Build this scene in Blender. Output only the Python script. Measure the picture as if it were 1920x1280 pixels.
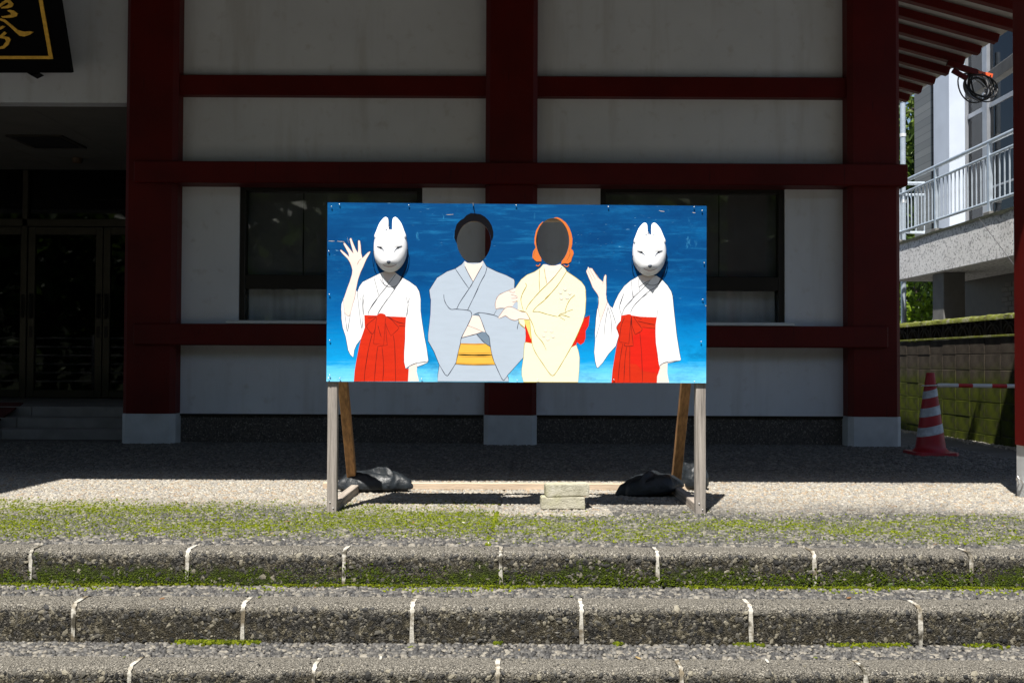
import bpy, bmesh, math, random
import numpy as np
from mathutils import Vector, Matrix, noise as mnoise
from mathutils.geometry import tessellate_polygon
random.seed(7); RNG = np.random.default_rng(11)
for o in list(bpy.data.objects): bpy.data.objects.remove(o)
SC = bpy.context.scene; COL = SC.collection
R = math.radians

# ------------------------------------------------------------------ camera
CAM_Z, PITCH, ROLL = 0.72, R(1.19), R(0.25)
cam_d = bpy.data.cameras.new('camera'); cam = bpy.data.objects.new('camera', cam_d); COL.objects.link(cam)
cam_d.lens = 36; cam_d.sensor_width = 36; cam_d.sensor_fit = 'HORIZONTAL'; cam_d.clip_start = 0.05; cam_d.clip_end = 3000
CAM_M = Matrix.Translation((0, 0, CAM_Z)) @ Matrix.Rotation(math.pi/2+PITCH, 4, 'X') @ Matrix.Rotation(ROLL, 4, 'Z')
cam.matrix_world = CAM_M; SC.camera = cam

# ------------------------------------------------------------------ sky, sun, exposure
SUN_DIR = Vector((0.164, 0.485, -1.0)).normalized()
w = bpy.data.worlds.new('World'); SC.world = w; w.use_nodes = True
nt = w.node_tree; bg = nt.nodes['Background']; sky = nt.nodes.new('ShaderNodeTexSky')
sky.sky_type = 'NISHITA'; sky.sun_disc = False
sky.sun_elevation = math.asin(-SUN_DIR.z); sky.sun_rotation = math.atan2(-SUN_DIR.x, -SUN_DIR.y)
bg.inputs['Strength'].default_value = 0.06
nt.links.new(sky.outputs[0], bg.inputs['Color'])
sd = bpy.data.lights.new('sun', 'SUN'); so = bpy.data.objects.new('sun', sd); COL.objects.link(so)
sd.energy = 5.0; sd.angle = R(0.5); sd.color = (1.0, 0.955, 0.89)
so.rotation_euler = SUN_DIR.to_track_quat('-Z', 'Y').to_euler(); so.location = (-3, -8, 20)
SC.view_settings.view_transform = 'Standard'; SC.view_settings.look = 'None'
SC.view_settings.exposure = 0.95; SC.view_settings.gamma = 1.0
SC.cycles.max_bounces = 6; SC.cycles.use_denoising = True

# ------------------------------------------------------------------ helpers
def ray(px, py):
    d = Vector(((px-960)/1920, (640-py)/1920, -1.0))
    return (CAM_M.to_3x3() @ d)
def at(px, py, depth):
    d = ray(px, py); t = depth/d.y
    return Vector((d.x*t, depth, CAM_Z+d.z*t))
def onground(px, py, z=0.0):
    d = ray(px, py); t = (z-CAM_Z)/d.z
    return Vector((d.x*t, d.y*t, z))

def lin(r, g, b):
    f = lambda c: (c/255/12.92) if c/255 <= 0.04045 else ((c/255+0.055)/1.055)**2.4
    return (f(r), f(g), f(b))

class NT:
    def __init__(s, name):
        s.m = bpy.data.materials.new(name); s.m.use_nodes = True
        s.t = s.m.node_tree; s.b = s.t.nodes['Principled BSDF']; s._co = None
    def n(s, typ, **kw):
        x = s.t.nodes.new(typ)
        for k, v in kw.items():
            if k.startswith('i_'):
                key = k[2:]; key = int(key) if key.isdigit() else key.replace('_', ' ')
                if hasattr(v, 'is_output'): s.t.links.new(v, x.inputs[key])
                else: x.inputs[key].default_value = v
            else: setattr(x, k, v)
        return x
    def co(s):
        if s._co is None: s._co = s.n('ShaderNodeTexCoord').outputs['Object']
        return s._co
    def mapc(s, scale=(1, 1, 1), rot=(0, 0, 0)):
        return s.n('ShaderNodeMapping', i_Vector=s.co(), i_Scale=scale, i_Rotation=rot).outputs[0]
    def noise(s, scale, detail=4, vec=None, rough=0.55):
        return s.n('ShaderNodeTexNoise', i_Vector=vec or s.co(), i_Scale=scale, i_Detail=detail, i_Roughness=rough).outputs[0]
    def vor(s, scale, vec=None, feature='F1'):
        return s.n('ShaderNodeTexVoronoi', i_Vector=vec or s.co(), i_Scale=scale, feature=feature)
    def ramp(s, fac, stops, interp='LINEAR'):
        r = s.n('ShaderNodeValToRGB'); s.t.links.new(fac, r.inputs[0]); cr = r.color_ramp; cr.interpolation = interp
        while len(cr.elements) < len(stops): cr.elements.new(0.5)
        for e, (p, c) in zip(cr.elements, stops):
            e.position = p; e.color = (*c, 1) if len(c) == 3 else c
        return r.outputs[0]
    def mask(s, fac, a, b):
        return s.n('ShaderNodeMapRange', i_0=fac, i_1=a, i_2=b, interpolation_type='SMOOTHSTEP').outputs[0]
    def mix(s, fac, a, b, blend='MIX'):
        x = s.n('ShaderNodeMix', data_type='RGBA', blend_type=blend)
        for k, v in ((0, fac), (6, a), (7, b)):
            if hasattr(v, 'is_output'): s.t.links.new(v, x.inputs[k])
            else: x.inputs[k].default_value = (*v, 1) if isinstance(v, tuple) and len(v) == 3 else v
        return x.outputs[2]
    def math(s, op, a, b=0.0):
        x = s.n('ShaderNodeMath', operation=op)
        for k, v in ((0, a), (1, b)):
            if hasattr(v, 'is_output'): s.t.links.new(v, x.inputs[k])
            else: x.inputs[k].default_value = v
        return x.outputs[0]
    def sep(s):
        return s.n('ShaderNodeSeparateXYZ', i_0=s.n('ShaderNodeNewGeometry').outputs['Position']).outputs
    def bump(s, h, strength=0.3, dist=0.01):
        b = s.n('ShaderNodeBump', i_Height=h, i_Strength=strength, i_Distance=dist)
        s.t.links.new(b.outputs[0], s.b.inputs['Normal'])
    def out(s, col=None, rough=0.6, spec=0.4, metal=0.0):
        i = s.b.inputs
        if col is not None:
            if hasattr(col, 'is_output'): s.t.links.new(col, i['Base Color'])
            else: i['Base Color'].default_value = (*col[:3], 1)
        if hasattr(rough, 'is_output'): s.t.links.new(rough, i['Roughness'])
        else: i['Roughness'].default_value = rough
        i['Specular IOR Level'].default_value = spec; i['Metallic'].default_value = metal
        return s.m

def sc(c, k): return tuple(min(1, x*k) for x in c)
def basic(name, col, rough=0.6, var=0.2, scale=6, bump=0.1, bscale=120, spec=0.4, metal=0.0, stretch=(1, 1, 1), col2=None):
    t = NT(name); v = t.mapc(stretch)
    n = t.noise(scale, 6, v)
    c = t.ramp(n, [(0.3, sc(col, 1-var)), (0.7, col2 or sc(col, 1+var))])
    if bump: t.bump(t.noise(bscale, 4, v), bump, 0.01)
    return t.out(c, rough, spec, metal)

class MB:
    def __init__(s): s.v = []; s.f = []; s.mi = []
    def add(s, vs, fs, mi=0):
        k = len(s.v); s.v += [tuple(p) for p in vs]; s.f += [tuple(i+k for i in f) for f in fs]; s.mi += [mi]*len(fs); return s
    def bm(s, b, mi=0, mat=None):
        b.verts.index_update()
        vs = [(mat @ v.co) if mat else v.co.copy() for v in b.verts]
        s.add(vs, [[v.index for v in f.verts] for f in b.faces], mi); b.free(); return s
    def box(s, x0, x1, y0, y1, z0, z1, bev=0.0, mi=0, mat=None, seg=1):
        b = bmesh.new(); bmesh.ops.create_cube(b, size=1)
        for v in b.verts: v.co = Vector(((x0+x1)/2+v.co.x*(x1-x0), (y0+y1)/2+v.co.y*(y1-y0), (z0+z1)/2+v.co.z*(z1-z0)))
        if bev: bmesh.ops.bevel(b, geom=b.edges[:], offset=bev, segments=seg, affect='EDGES')
        return s.bm(b, mi, mat)
    def tube(s, pts, r, n=8, mi=0, caps=True):
        pts = [Vector(p) for p in pts]; rs = r if isinstance(r, (list, tuple)) else [r]*len(pts)
        k0 = []; up = Vector((0, 0, 1)); prev = None
        for i, p in enumerate(pts):
            d = (pts[min(i+1, len(pts)-1)]-pts[max(i-1, 0)]).normalized()
            if prev is None:
                a = d.cross(up if abs(d.z) < 0.9 else Vector((1, 0, 0))).normalized()
            else:
                a = (prev-d*prev.dot(d)).normalized()
            prev = a; b = d.cross(a)
            k0.append([p+(a*math.cos(2*math.pi*j/n)+b*math.sin(2*math.pi*j/n))*rs[i] for j in range(n)])
        vs = [q for ring in k0 for q in ring]
        fs = [(i*n+j, i*n+(j+1) % n, (i+1)*n+(j+1) % n, (i+1)*n+j) for i in range(len(pts)-1) for j in range(n)]
        if caps: fs += [tuple(range(n-1, -1, -1)), tuple((len(pts)-1)*n+j for j in range(n))]
        return s.add(vs, fs, mi)
    def bar(s, p, q, wx, wz, bev=0.0, mi=0, up=(0, 0, 1)):
        p = Vector(p); q = Vector(q); d = q-p; L = d.length; y = d.normalized()
        x = y.cross(Vector(up)); x = x.normalized() if x.length > 1e-4 else Vector((1, 0, 0)); z = x.cross(y)
        m = Matrix((x, y, z)).transposed().to_4x4(); m.translation = (p+q)/2
        return s.box(-wx/2, wx/2, -L/2, L/2, -wz/2, wz/2, bev, mi, m)
    def poly(s, pts, fn=None, mi=0):
        tri = tessellate_polygon([[Vector((p[0], p[1], 0)) for p in pts]])
        return s.add([fn(*p) if fn else p for p in pts], tri, mi)
    def prism(s, pts, f0, f1, mi=0):   # outline in 2D, f0/f1 map (u,v) to the two faces
        n = len(pts); tri = tessellate_polygon([[Vector((p[0], p[1], 0)) for p in pts]])
        vs = [f0(*p) for p in pts]+[f1(*p) for p in pts]
        fs = [tuple(t) for t in tri]+[tuple(i+n for i in reversed(t)) for t in tri]
        fs += [(i, i+n, (i+1) % n+n, (i+1) % n) for i in range(n)]
        return s.add(vs, fs, mi)
    def lathe(s, prof, c, n=32, mi=0):
        vs = [(c[0]+r*math.cos(2*math.pi*j/n), c[1]+r*math.sin(2*math.pi*j/n), c[2]+z) for r, z in prof for j in range(n)]
        fs = [(i*n+j, i*n+(j+1) % n, (i+1)*n+(j+1) % n, (i+1)*n+j) for i in range(len(prof)-1) for j in range(n)]
        return s.add(vs, fs, mi)

def props(o, label=None, cat=None, group=None, kind=None):
    for k, v in (('label', label), ('category', cat), ('group', group), ('kind', kind)):
        if v: o[k] = v
    return o
def adopt(o, parent):
    if parent is not None:
        o.parent = parent
        o.matrix_parent_inverse = Matrix.Translation(-WLOC[parent.name])
    WLOC[o.name] = WLOC.get(o.name, Vector((0, 0, 0)))
WLOC = {}
def thing(name, label, cat, loc=(0, 0, 0), group=None, kind=None):
    o = bpy.data.objects.new(name, None); COL.objects.link(o); o.location = loc; o.empty_display_size = 0.1
    WLOC[o.name] = Vector(loc)
    return props(o, label, cat, group, kind)
def build(name, mb, mats, parent=None, smooth=False, fix=True, **kw):
    me = bpy.data.meshes.new(name); me.from_pydata(mb.v, [], mb.f); me.validate()
    mats = mats if isinstance(mats, (list, tuple)) else [mats]
    for m in mats: me.materials.append(m)
    if len(mats) > 1 and len(me.polygons) == len(mb.mi): me.polygons.foreach_set('material_index', mb.mi)
    if fix:
        b = bmesh.new(); b.from_mesh(me); bmesh.ops.recalc_face_normals(b, faces=b.faces); b.to_mesh(me); b.free()
    if smooth is True: me.polygons.foreach_set('use_smooth', [True]*len(me.polygons))
    elif smooth: me.polygons.foreach_set('use_smooth', [True]*len(me.polygons)); me.set_sharp_from_angle(angle=R(smooth))
    o = bpy.data.objects.new(name, me); COL.objects.link(o); WLOC[o.name] = Vector((0, 0, 0)); adopt(o, parent)
    return props(o, **kw)
def place(name, me, loc, parent, rot=(0, 0, 0), scale=(1, 1, 1), **kw):      # another object on shared mesh data
    o = bpy.data.objects.new(name, me); COL.objects.link(o); o.location = loc; o.rotation_euler = rot; o.scale = scale
    WLOC[o.name] = Vector((0, 0, 0)); adopt(o, parent); return props(o, **kw)
def B(*a, **k): return MB().box(*a, **k)

# scattered small stones, one joined mesh: points, normals, half sizes, colours
def stones(name, P, N, S, C, mat, parent=None, sides=6, rough=0.25, sink=0.25, **kw):
    P = np.asarray(P, float); n = len(P); N = np.asarray(N, float); S = np.asarray(S, float); C = np.asarray(C, float)
    if N.ndim == 1: N = np.tile(N, (n, 1))
    ref = np.where(np.abs(N[:, 2:3]) > 0.8, np.array([[1.0, 0, 0]]), np.array([[0, 0, 1.0]]))
    A = np.cross(N, ref); A /= np.linalg.norm(A, axis=1, keepdims=True); Bv = np.cross(N, A)
    th = RNG.uniform(0, 6.283, n)[:, None]; A, Bv = A*np.cos(th)+Bv*np.sin(th), -A*np.sin(th)+Bv*np.cos(th)
    k = sides; ang = np.arange(k)*2*math.pi/k
    V = np.zeros((n, 2*k+1, 3)); jit = 1+RNG.uniform(-rough, rough, (n, k)); jit2 = 1+RNG.uniform(-rough, rough, (n, k))
    for j in range(k):
        ca, sa = math.cos(ang[j]), math.sin(ang[j])
        base = A*(S[:, :1]*ca*jit[:, j:j+1])+Bv*(S[:, 1:2]*sa*jit[:, j:j+1])
        V[:, j] = P+base-N*S[:, 2:3]*sink
        V[:, k+j] = P+base*0.74*jit2[:, j:j+1]+N*S[:, 2:3]*(0.62+0.25*RNG.uniform(-1, 1, (n, 1)))
    V[:, 2*k] = P+N*S[:, 2:3]
    F = []
    for j in range(k):
        j2 = (j+1) % k; F += [(j, j2, k+j2), (j, k+j2, k+j), (k+j, k+j2, 2*k)]
    F = np.array(F); FA = (F[None]+(np.arange(n)*(2*k+1))[:, None, None]).reshape(-1, 3)
    me = bpy.data.meshes.new(name); nv = n*(2*k+1); nf = len(FA)
    me.vertices.add(nv); me.vertices.foreach_set('co', V.reshape(-1).astype(np.float32))
    me.loops.add(nf*3); me.loops.foreach_set('vertex_index', FA.reshape(-1).astype(np.int32))
    me.polygons.add(nf); me.polygons.foreach_set('loop_start', (np.arange(nf)*3).astype(np.int32))
    me.polygons.foreach_set('use_smooth', np.full(nf, rough < 0.3))
    ca = me.color_attributes.new('tint', 'FLOAT_COLOR', 'POINT')
    cc = np.ones((n, 2*k+1, 4)); cc[:, :, :3] = C[:, None, :]; ca.data.foreach_set('color', cc.reshape(-1).astype(np.float32))
    me.update(); me.validate(); me.materials.append(mat)
    o = bpy.data.objects.new(name, me); COL.objects.link(o); WLOC[o.name] = Vector((0, 0, 0)); adopt(o, parent)
    return props(o, **kw)

# smooth value noise on arrays
_perm = RNG.random((64, 64))
def vn(x, y):
    x = np.asarray(x); y = np.asarray(y); xi = np.floor(x).astype(int); yi = np.floor(y).astype(int); fx = x-xi; fy = y-yi
    fx = fx*fx*(3-2*fx); fy = fy*fy*(3-2*fy); g = lambda a, b: _perm[a % 64, b % 64]
    return (g(xi, yi)*(1-fx)+g(xi+1, yi)*fx)*(1-fy)+(g(xi, yi+1)*(1-fx)+g(xi+1, yi+1)*fx)*fy
def fbm(x, y): return 0.55*vn(x, y)+0.3*vn(x*2.1+7, y*2.1+3)+0.15*vn(x*4.3+1, y*4.3+9)
def sstep(a, b, x): t = np.clip((x-a)/(b-a), 0, 1); return t*t*(3-2*t)

# ------------------------------------------------------------------ materials
t = NT('white_plaster'); n1 = t.noise(1.3, 5); n2 = t.noise(240, 3); n3 = t.noise(9, 6)
c = t.ramp(n1, [(0.3, (0.69, 0.71, 0.74)), (0.7, (0.78, 0.80, 0.83))])
c = t.mix(t.mask(n3, 0.55, 0.8), c, (0.62, 0.62, 0.62)); c = t.mix(t.math('MULTIPLY', t.mask(t.noise(5, 6, t.mapc((1, 1, 0.12))), 0.5, 0.75), 0.5), c, (0.52, 0.51, 0.49)); t.bump(n2, 0.35, 0.006); PLASTER = t.out(c, 0.9, 0.2)
t = NT('vermilion_lacquer'); n1 = t.noise(2.0, 6); n2 = t.noise(40, 4, t.mapc((1, 1, 0.08)))
c = t.ramp(n1, [(0.3, (0.075, 0.0035, 0.0025)), (0.7, (0.115, 0.005, 0.003))]); c = t.mix(t.mask(n2, 0.62, 0.78), c, (0.045, 0.003, 0.0028))
t.bump(n2, 0.12, 0.004); RED = t.out(c, 0.5, 0.22)
BASE_PAINT = basic('pale_grey_base_stone', (0.50, 0.52, 0.53), 0.75, 0.12, 7, 0.2, 90)
t = NT('dark_aggregate_plinth'); v = t.vor(95); c = t.ramp(v.outputs['Color'], [(0.1, (0.05, 0.045, 0.04)), (0.75, (0.12, 0.105, 0.09)), (0.97, (0.3, 0.27, 0.23))])
t.bump(v.outputs['Distance'], 0.6, 0.01); PLINTH = t.out(c, 0.75, 0.3)
BRONZE = basic('dark_bronze_frame', (0.022, 0.018, 0.014), 0.4, 0.15, 5, 0.0, metal=0.4)
SILL = basic('white_aluminium_sill', (0.62, 0.66, 0.7), 0.35, 0.06, 5, 0.0, metal=0.3)
ALU = basic('dull_aluminium', (0.075, 0.066, 0.05), 0.42, 0.12, 9, 0.05, metal=0.6)
CURTAIN = basic('faded_curtain_cloth', (0.74, 0.76, 0.78), 0.9, 0.25, 3, 0.25, 30, stretch=(3, 1, 0.4))
BLIND = basic('grey_green_blind', (0.17, 0.17, 0.17), 0.85, 0.15, 2, 0.1, 60)
DARKROOM = basic('dark_room', (0.02, 0.02, 0.02), 0.9, 0.1, 2, 0)
CEIL = basic('ceiling_board', (0.18, 0.17, 0.15), 0.85, 0.08, 3, 0.1, 200)
STONE_STEP = basic('grey_step_stone', (0.22, 0.21, 0.20), 0.7, 0.2, 5, 0.3, 80)
BLACKLAQ = basic('black_lacquer', (0.004, 0.004, 0.005), 0.6, 0.2, 4, 0.02, spec=0.05)
GOLD = basic('gold_leaf', (0.62, 0.36, 0.05), 0.35, 0.2, 30, 0.15, 90, metal=0.7)
def glass(name, tint, refl_rough=0.02, trans=0.6):
    m = bpy.data.materials.new(name); m.use_nodes = True; q = m.node_tree; q.nodes.clear()
    o = q.nodes.new('ShaderNodeOutputMaterial'); tr = q.nodes.new('ShaderNodeBsdfTransparent'); gl = q.nodes.new('ShaderNodeBsdfGlossy')
    fr = q.nodes.new('ShaderNodeFresnel'); mx = q.nodes.new('ShaderNodeMixShader'); nz = q.nodes.new('ShaderNodeTexNoise'); bp = q.nodes.new('ShaderNodeBump')
    nz.inputs['Scale'].default_value = 1.2; bp.inputs['Strength'].default_value = 0.006; bp.inputs['Distance'].default_value = 0.06
    q.links.new(nz.outputs[0], bp.inputs['Height']); q.links.new(bp.outputs[0], gl.inputs['Normal'])
    tr.inputs[0].default_value = (*tint, 1); gl.inputs['Roughness'].default_value = refl_rough; fr.inputs[0].default_value = 1.5
    q.links.new(fr.outputs[0], mx.inputs[0]); q.links.new(tr.outputs[0], mx.inputs[1]); q.links.new(gl.outputs[0], mx.inputs[2]); q.links.new(mx.outputs[0], o.inputs[0])
    return m
GLASS = glass('window_glass', (0.95, 0.96, 0.96)); DGLASS = glass('dark_door_glass', (0.25, 0.26, 0.25))
# pebbles / stones read their own tint
def tinted(name, rough, bump, bs, spec=0.35):
    t = NT(name); a = t.n('ShaderNodeVertexColor', layer_name='tint').outputs[0]
    n = t.noise(bs, 4); c = t.mix(0.7, a, t.ramp(n, [(0.3, (0.55, 0.55, 0.55)), (0.7, (1, 1, 1))]), 'MULTIPLY')
    if bump: t.bump(n, bump, 0.003)
    return t.out(c, rough, spec)
PEBBLE = tinted('washed_pebble', 0.62, 0.3, 260); MOSS = tinted('moss', 0.95, 0.5, 420, 0.1)
t = NT('cement_between_pebbles'); n1 = t.noise(5, 5); n2 = t.noise(70, 4); v = t.vor(58)
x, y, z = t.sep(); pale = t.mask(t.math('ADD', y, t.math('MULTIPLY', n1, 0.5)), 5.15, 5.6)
pale = t.math('MULTIPLY', pale, t.math('SUBTRACT', 1.0, t.math('MULTIPLY', t.mask(y, 6.1, 7.2), 0.75)))  # fades darker under the eave, deepening the shade there by colour
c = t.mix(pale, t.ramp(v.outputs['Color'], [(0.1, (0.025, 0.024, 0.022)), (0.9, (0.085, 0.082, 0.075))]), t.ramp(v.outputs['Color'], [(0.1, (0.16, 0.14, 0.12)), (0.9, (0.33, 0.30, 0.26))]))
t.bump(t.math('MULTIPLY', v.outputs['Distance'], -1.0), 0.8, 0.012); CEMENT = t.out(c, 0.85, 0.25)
def kerb_mat(name, mossy):
    t = NT(name); rnd = t.n('ShaderNodeObjectInfo').outputs['Random']
    off = t.n('ShaderNodeCombineXYZ', i_0=t.math('MULTIPLY', rnd, 40.0), i_1=t.math('MULTIPLY', rnd, 17.0)).outputs[0]
    co = t.n('ShaderNodeVectorMath', operation='ADD', i_0=t.co(), i_1=off).outputs[0]
    wob = t.n('ShaderNodeTexNoise', i_Vector=co, i_Scale=60.0, i_Detail=3.0).outputs[1]
    wv = t.n('ShaderNodeVectorMath', operation='MULTIPLY_ADD', i_0=wob, i_1=(0.02, 0.02, 0.02), i_2=co).outputs[0]
    v = t.vor(115, wv); v2 = t.vor(52, wv); ve = t.vor(115, wv, 'DISTANCE_TO_EDGE'); n2 = t.noise(48, 6, co, 0.65); n1 = t.noise(5, 5, co); n0 = t.noise(13, 5, co)
    zl = t.n('ShaderNodeSeparateXYZ', i_0=t.co()).outputs[2]
    cem = t.ramp(n2, [(0.32, (0.013, 0.012, 0.009)), (0.48, (0.062, 0.055, 0.038)), (0.68, (0.27, 0.24, 0.17))])
    stn = t.ramp(v.outputs['Color'], [(0.1, (0.012, 0.012, 0.011)), (0.5, (0.042, 0.04, 0.035)), (0.85, (0.14, 0.13, 0.11))])
    c = t.mix(t.mask(t.n('ShaderNodeSeparateColor', i_0=v2.outputs['Color']).outputs[0], 0.35, 0.6), cem, stn)
    top = t.mask(t.math('ADD', zl, t.math('MULTIPLY', t.math('SUBTRACT', n0, 0.5), 0.05)), -0.045, -0.008)     # paler upper edge
    c = t.mix(top, c, t.ramp(t.noise(150, 5, co), [(0.3, (0.10, 0.092, 0.075)), (0.5, (0.25, 0.232, 0.195)), (0.68, (0.46, 0.43, 0.365))]))
    dirt = t.math('MULTIPLY', t.mask(t.math('ADD', n1, t.math('MULTIPLY', zl, -1.2)), 0.52, 0.72), t.math('SUBTRACT', 1.0, top))
    c = t.mix(t.math('MULTIPLY', dirt, 0.55), c, (0.055, 0.047, 0.03))
    if mossy:
        g = t.mask(t.math('ADD', t.math('ADD', n1, t.math('MULTIPLY', t.math('SUBTRACT', n2, 0.5), 0.5)), t.math('MULTIPLY', zl, -2.6)), 0.66, 0.84)
        c = t.mix(t.math('MULTIPLY', g, 0.9), c, t.ramp(n2, [(0.3, (0.02, 0.03, 0.004)), (0.6, (0.05, 0.075, 0.006)), (0.75, (0.10, 0.12, 0.012))]))
    hgt = t.math('ADD', t.math('MULTIPLY', n2, 0.8), t.math('MULTIPLY', t.mask(ve.outputs[0], 0.0, 0.25), 0.5))
    hgt = t.math('ADD', hgt, t.math('MULTIPLY', t.noise(220, 3, co), 0.35))
    t.bump(hgt, 1.0, 0.018); return t.out(c, 0.9, 0.2)
KERB = kerb_mat('kerb_concrete', False); KERBM = kerb_mat('kerb_concrete_mossy', True)
t = NT('white_mortar'); x, y, z = t.sep(); n1 = t.noise(16, 5); n2 = t.noise(90, 4)
c = t.ramp(n2, [(0.3, (0.34, 0.32, 0.27)), (0.7, (0.55, 0.53, 0.47))]); c = t.mix(t.mask(n1, 0.46, 0.60), c, (0.15, 0.125, 0.085)); rn = t.n('ShaderNodeObjectInfo').outputs['Random']; c = t.mix(t.mask(t.math('ADD', t.noise(14, 4), t.math('MULTIPLY', rn, 0.16)), 0.62, 0.74), c, (0.06, 0.054, 0.04)); t.bump(n2, 0.5, 0.006); MORTAR = t.out(c, 0.85, 0.2)
WOOD = basic('weathered_grey_timber', (0.29, 0.26, 0.23), 0.8, 0.42, 22, 0.6, 60, stretch=(5, 5, 0.16))
WOODH = basic('weathered_grey_timber_foot', (0.33, 0.285, 0.24), 0.8, 0.4, 22, 0.6, 60, stretch=(5, 0.16, 5))
WOODB = basic('brown_timber', (0.34, 0.18, 0.07), 0.7, 0.45, 14, 0.3, 50, stretch=(5, 3, 0.35))
WOODX = basic('pale_pine_plank', (0.52, 0.41, 0.30), 0.75, 0.2, 8, 0.3, 50, stretch=(0.4, 6, 6))
PLY = basic('plywood_edge', (0.45, 0.32, 0.2), 0.8, 0.2, 20, 0.2, 80)
STEEL = basic('steel', (0.6, 0.6, 0.6), 0.35, 0.1, 20, 0, metal=0.9)

# ------------------------------------------------------------------ ground, platform, steps
ADDED_HILL = basic('added_dark_slope', (0.025, 0.035, 0.012), 0.95, 0.5, 0.8, 0.6, 4)  # unseen slope, added to block bright sky between the trees
hm = MB(); hv = []; hx = np.linspace(-60, 60, 61); hy = np.linspace(-19, -60, 16)
for a in hx:
    for b in hy: hv.append((float(a), float(b), -0.85+8.5*float(sstep(-19, -30, b))+2.5*float(fbm(a*0.12+20, b*0.12+20))*float(sstep(-19, -24, b))))
hm.add(hv, [(i*16+j, (i+1)*16+j, (i+1)*16+j+1, i*16+j+1) for i in range(60) for j in range(15)])
build('added_hill', hm, ADDED_HILL, smooth=True, kind='structure', label='added dark slope beyond the trees across the yard, filling the sky gaps')
GROUND = basic('pale_gravel_ground', (0.10, 0.095, 0.085), 0.9, 0.3, 1.2, 0.5, 60)
g = MB(); g.add([(-900, -900, -0.832), (900, -900, -0.832), (900, 900, -0.832), (-900, 900, -0.832)], [(0, 1, 2, 3)])
build('ground', g, GROUND, kind='structure', label='pale gravel ground spreading around the building')
Y0, TREAD, RISE, NST = 3.934, 0.289, 0.137, 6
XL, XR = -6.0, 4.2
m = MB()
m.box(XL, 3.9, Y0+0.03, 13.0, -0.8, -0.004)
m.add([(3.9, Y0+0.03, -0.004), (XR, Y0+0.03, -0.27), (XR, 13, -0.27), (3.9, 13, -0.004)], [(0, 1, 2, 3)])
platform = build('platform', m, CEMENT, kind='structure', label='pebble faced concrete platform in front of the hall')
m = MB(); m.add([(4.1, 4.5, -0.262), (60, 4.5, -0.262), (60, 80, -0.262), (4.1, 80, -0.262), (4.1, 4.5, -0.83), (60, 4.5, -0.83)], [(0, 1, 2, 3), (0, 4, 5, 1)])
build('side_yard', m, GROUND, kind='structure', label='lower gravel yard beside the hall')

def pebble_field(x0, x1, y0, y1, z, cx, cy, hz=0.0065):
    nx = int((x1-x0)/cx); ny = int((y1-y0)/cy)
    X, Y = np.meshgrid(np.arange(nx), np.arange(ny)); n = X.size
    X = x0+(X.ravel()+0.5*(Y.ravel() % 2)+RNG.uniform(-0.42, 0.42, n))*cx; Y = y0+(Y.ravel()+0.5+RNG.uniform(-0.42, 0.42, n))*cy
    s = RNG.lognormal(0, 0.28, n)
    S = np.stack([cx*0.62*s, cy*0.62*s*RNG.uniform(0.75, 1.1, n), hz*RNG.uniform(0.5, 1.3, n)], 1)
    return np.stack([X, Y, np.full(n, z)], 1), S
GREY = 0.88*np.array([[0.06, 0.06, 0.06], [0.09, 0.088, 0.083], [0.125, 0.12, 0.11], [0.18, 0.17, 0.15], [0.25, 0.23, 0.19], [0.04, 0.04, 0.041], [0.075, 0.073, 0.07]])
PALE = 0.95*np.array([[0.37, 0.335, 0.27], [0.43, 0.39, 0.315], [0.33, 0.31, 0.27], [0.46, 0.43, 0.37], [0.36, 0.275, 0.185], [0.26, 0.25, 0.235], [0.37, 0.345, 0.29]])
def pebcol(P, t):
    n = len(P); a = GREY[RNG.integers(0, len(GREY), n)]; b = PALE[RNG.integers(0, len(PALE), n)]
    return (a*(1-t[:, None])+b*t[:, None])*RNG.uniform(0.8, 1.2, (n, 1))
P, S = pebble_field(-3.6, 3.85, Y0+0.1, 6.9, 0, 0.0185, 0.0148); P2, S2 = pebble_field(-4.4, 3.85, 6.9, 9.14, 0, 0.024, 0.022, 0.008); P = np.concatenate([P, P2]); S = np.concatenate([S, S2])
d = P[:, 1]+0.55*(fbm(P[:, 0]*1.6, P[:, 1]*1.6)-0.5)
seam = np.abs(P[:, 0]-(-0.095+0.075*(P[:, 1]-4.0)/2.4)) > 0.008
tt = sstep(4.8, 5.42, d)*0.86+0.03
tt *= 1-0.8*sstep(5.95, 7.0, d)  # pebbles under the eave tinted darker to strengthen its shade
def moss_density(X, Y):
    left = sstep(0.02, -0.22, X); f = fbm(X*3, Y*3)
    return left*sstep(4.1, 4.34, Y+0.25*(f-0.5))*sstep(5.42, 5.0, Y+0.3*(f-0.5))*(0.26+0.8*sstep(0.25, 0.65, fbm(X*1.7+4, Y*4+2)))+(1-left)*(0.24+0.8*sstep(0.36, 0.64, fbm(X*2+9, Y*5)))*sstep(4.06, 4.2, Y)*sstep(5.0, 4.55, Y-0.03*X)
tt = np.where((np.abs(P[:, 0]-0.18) < 0.3) & (np.abs(P[:, 1]-4.98) < 0.16), 0.75, tt)
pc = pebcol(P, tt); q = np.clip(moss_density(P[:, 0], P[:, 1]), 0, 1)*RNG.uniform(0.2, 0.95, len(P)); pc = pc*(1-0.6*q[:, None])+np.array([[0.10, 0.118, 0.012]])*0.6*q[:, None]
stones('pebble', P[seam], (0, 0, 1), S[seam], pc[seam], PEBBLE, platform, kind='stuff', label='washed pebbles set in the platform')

steps = thing('stone_steps', 'mossy concrete steps with rounded kerb blocks and pebble treads', None, (0, Y0, 0), kind='structure')
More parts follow.
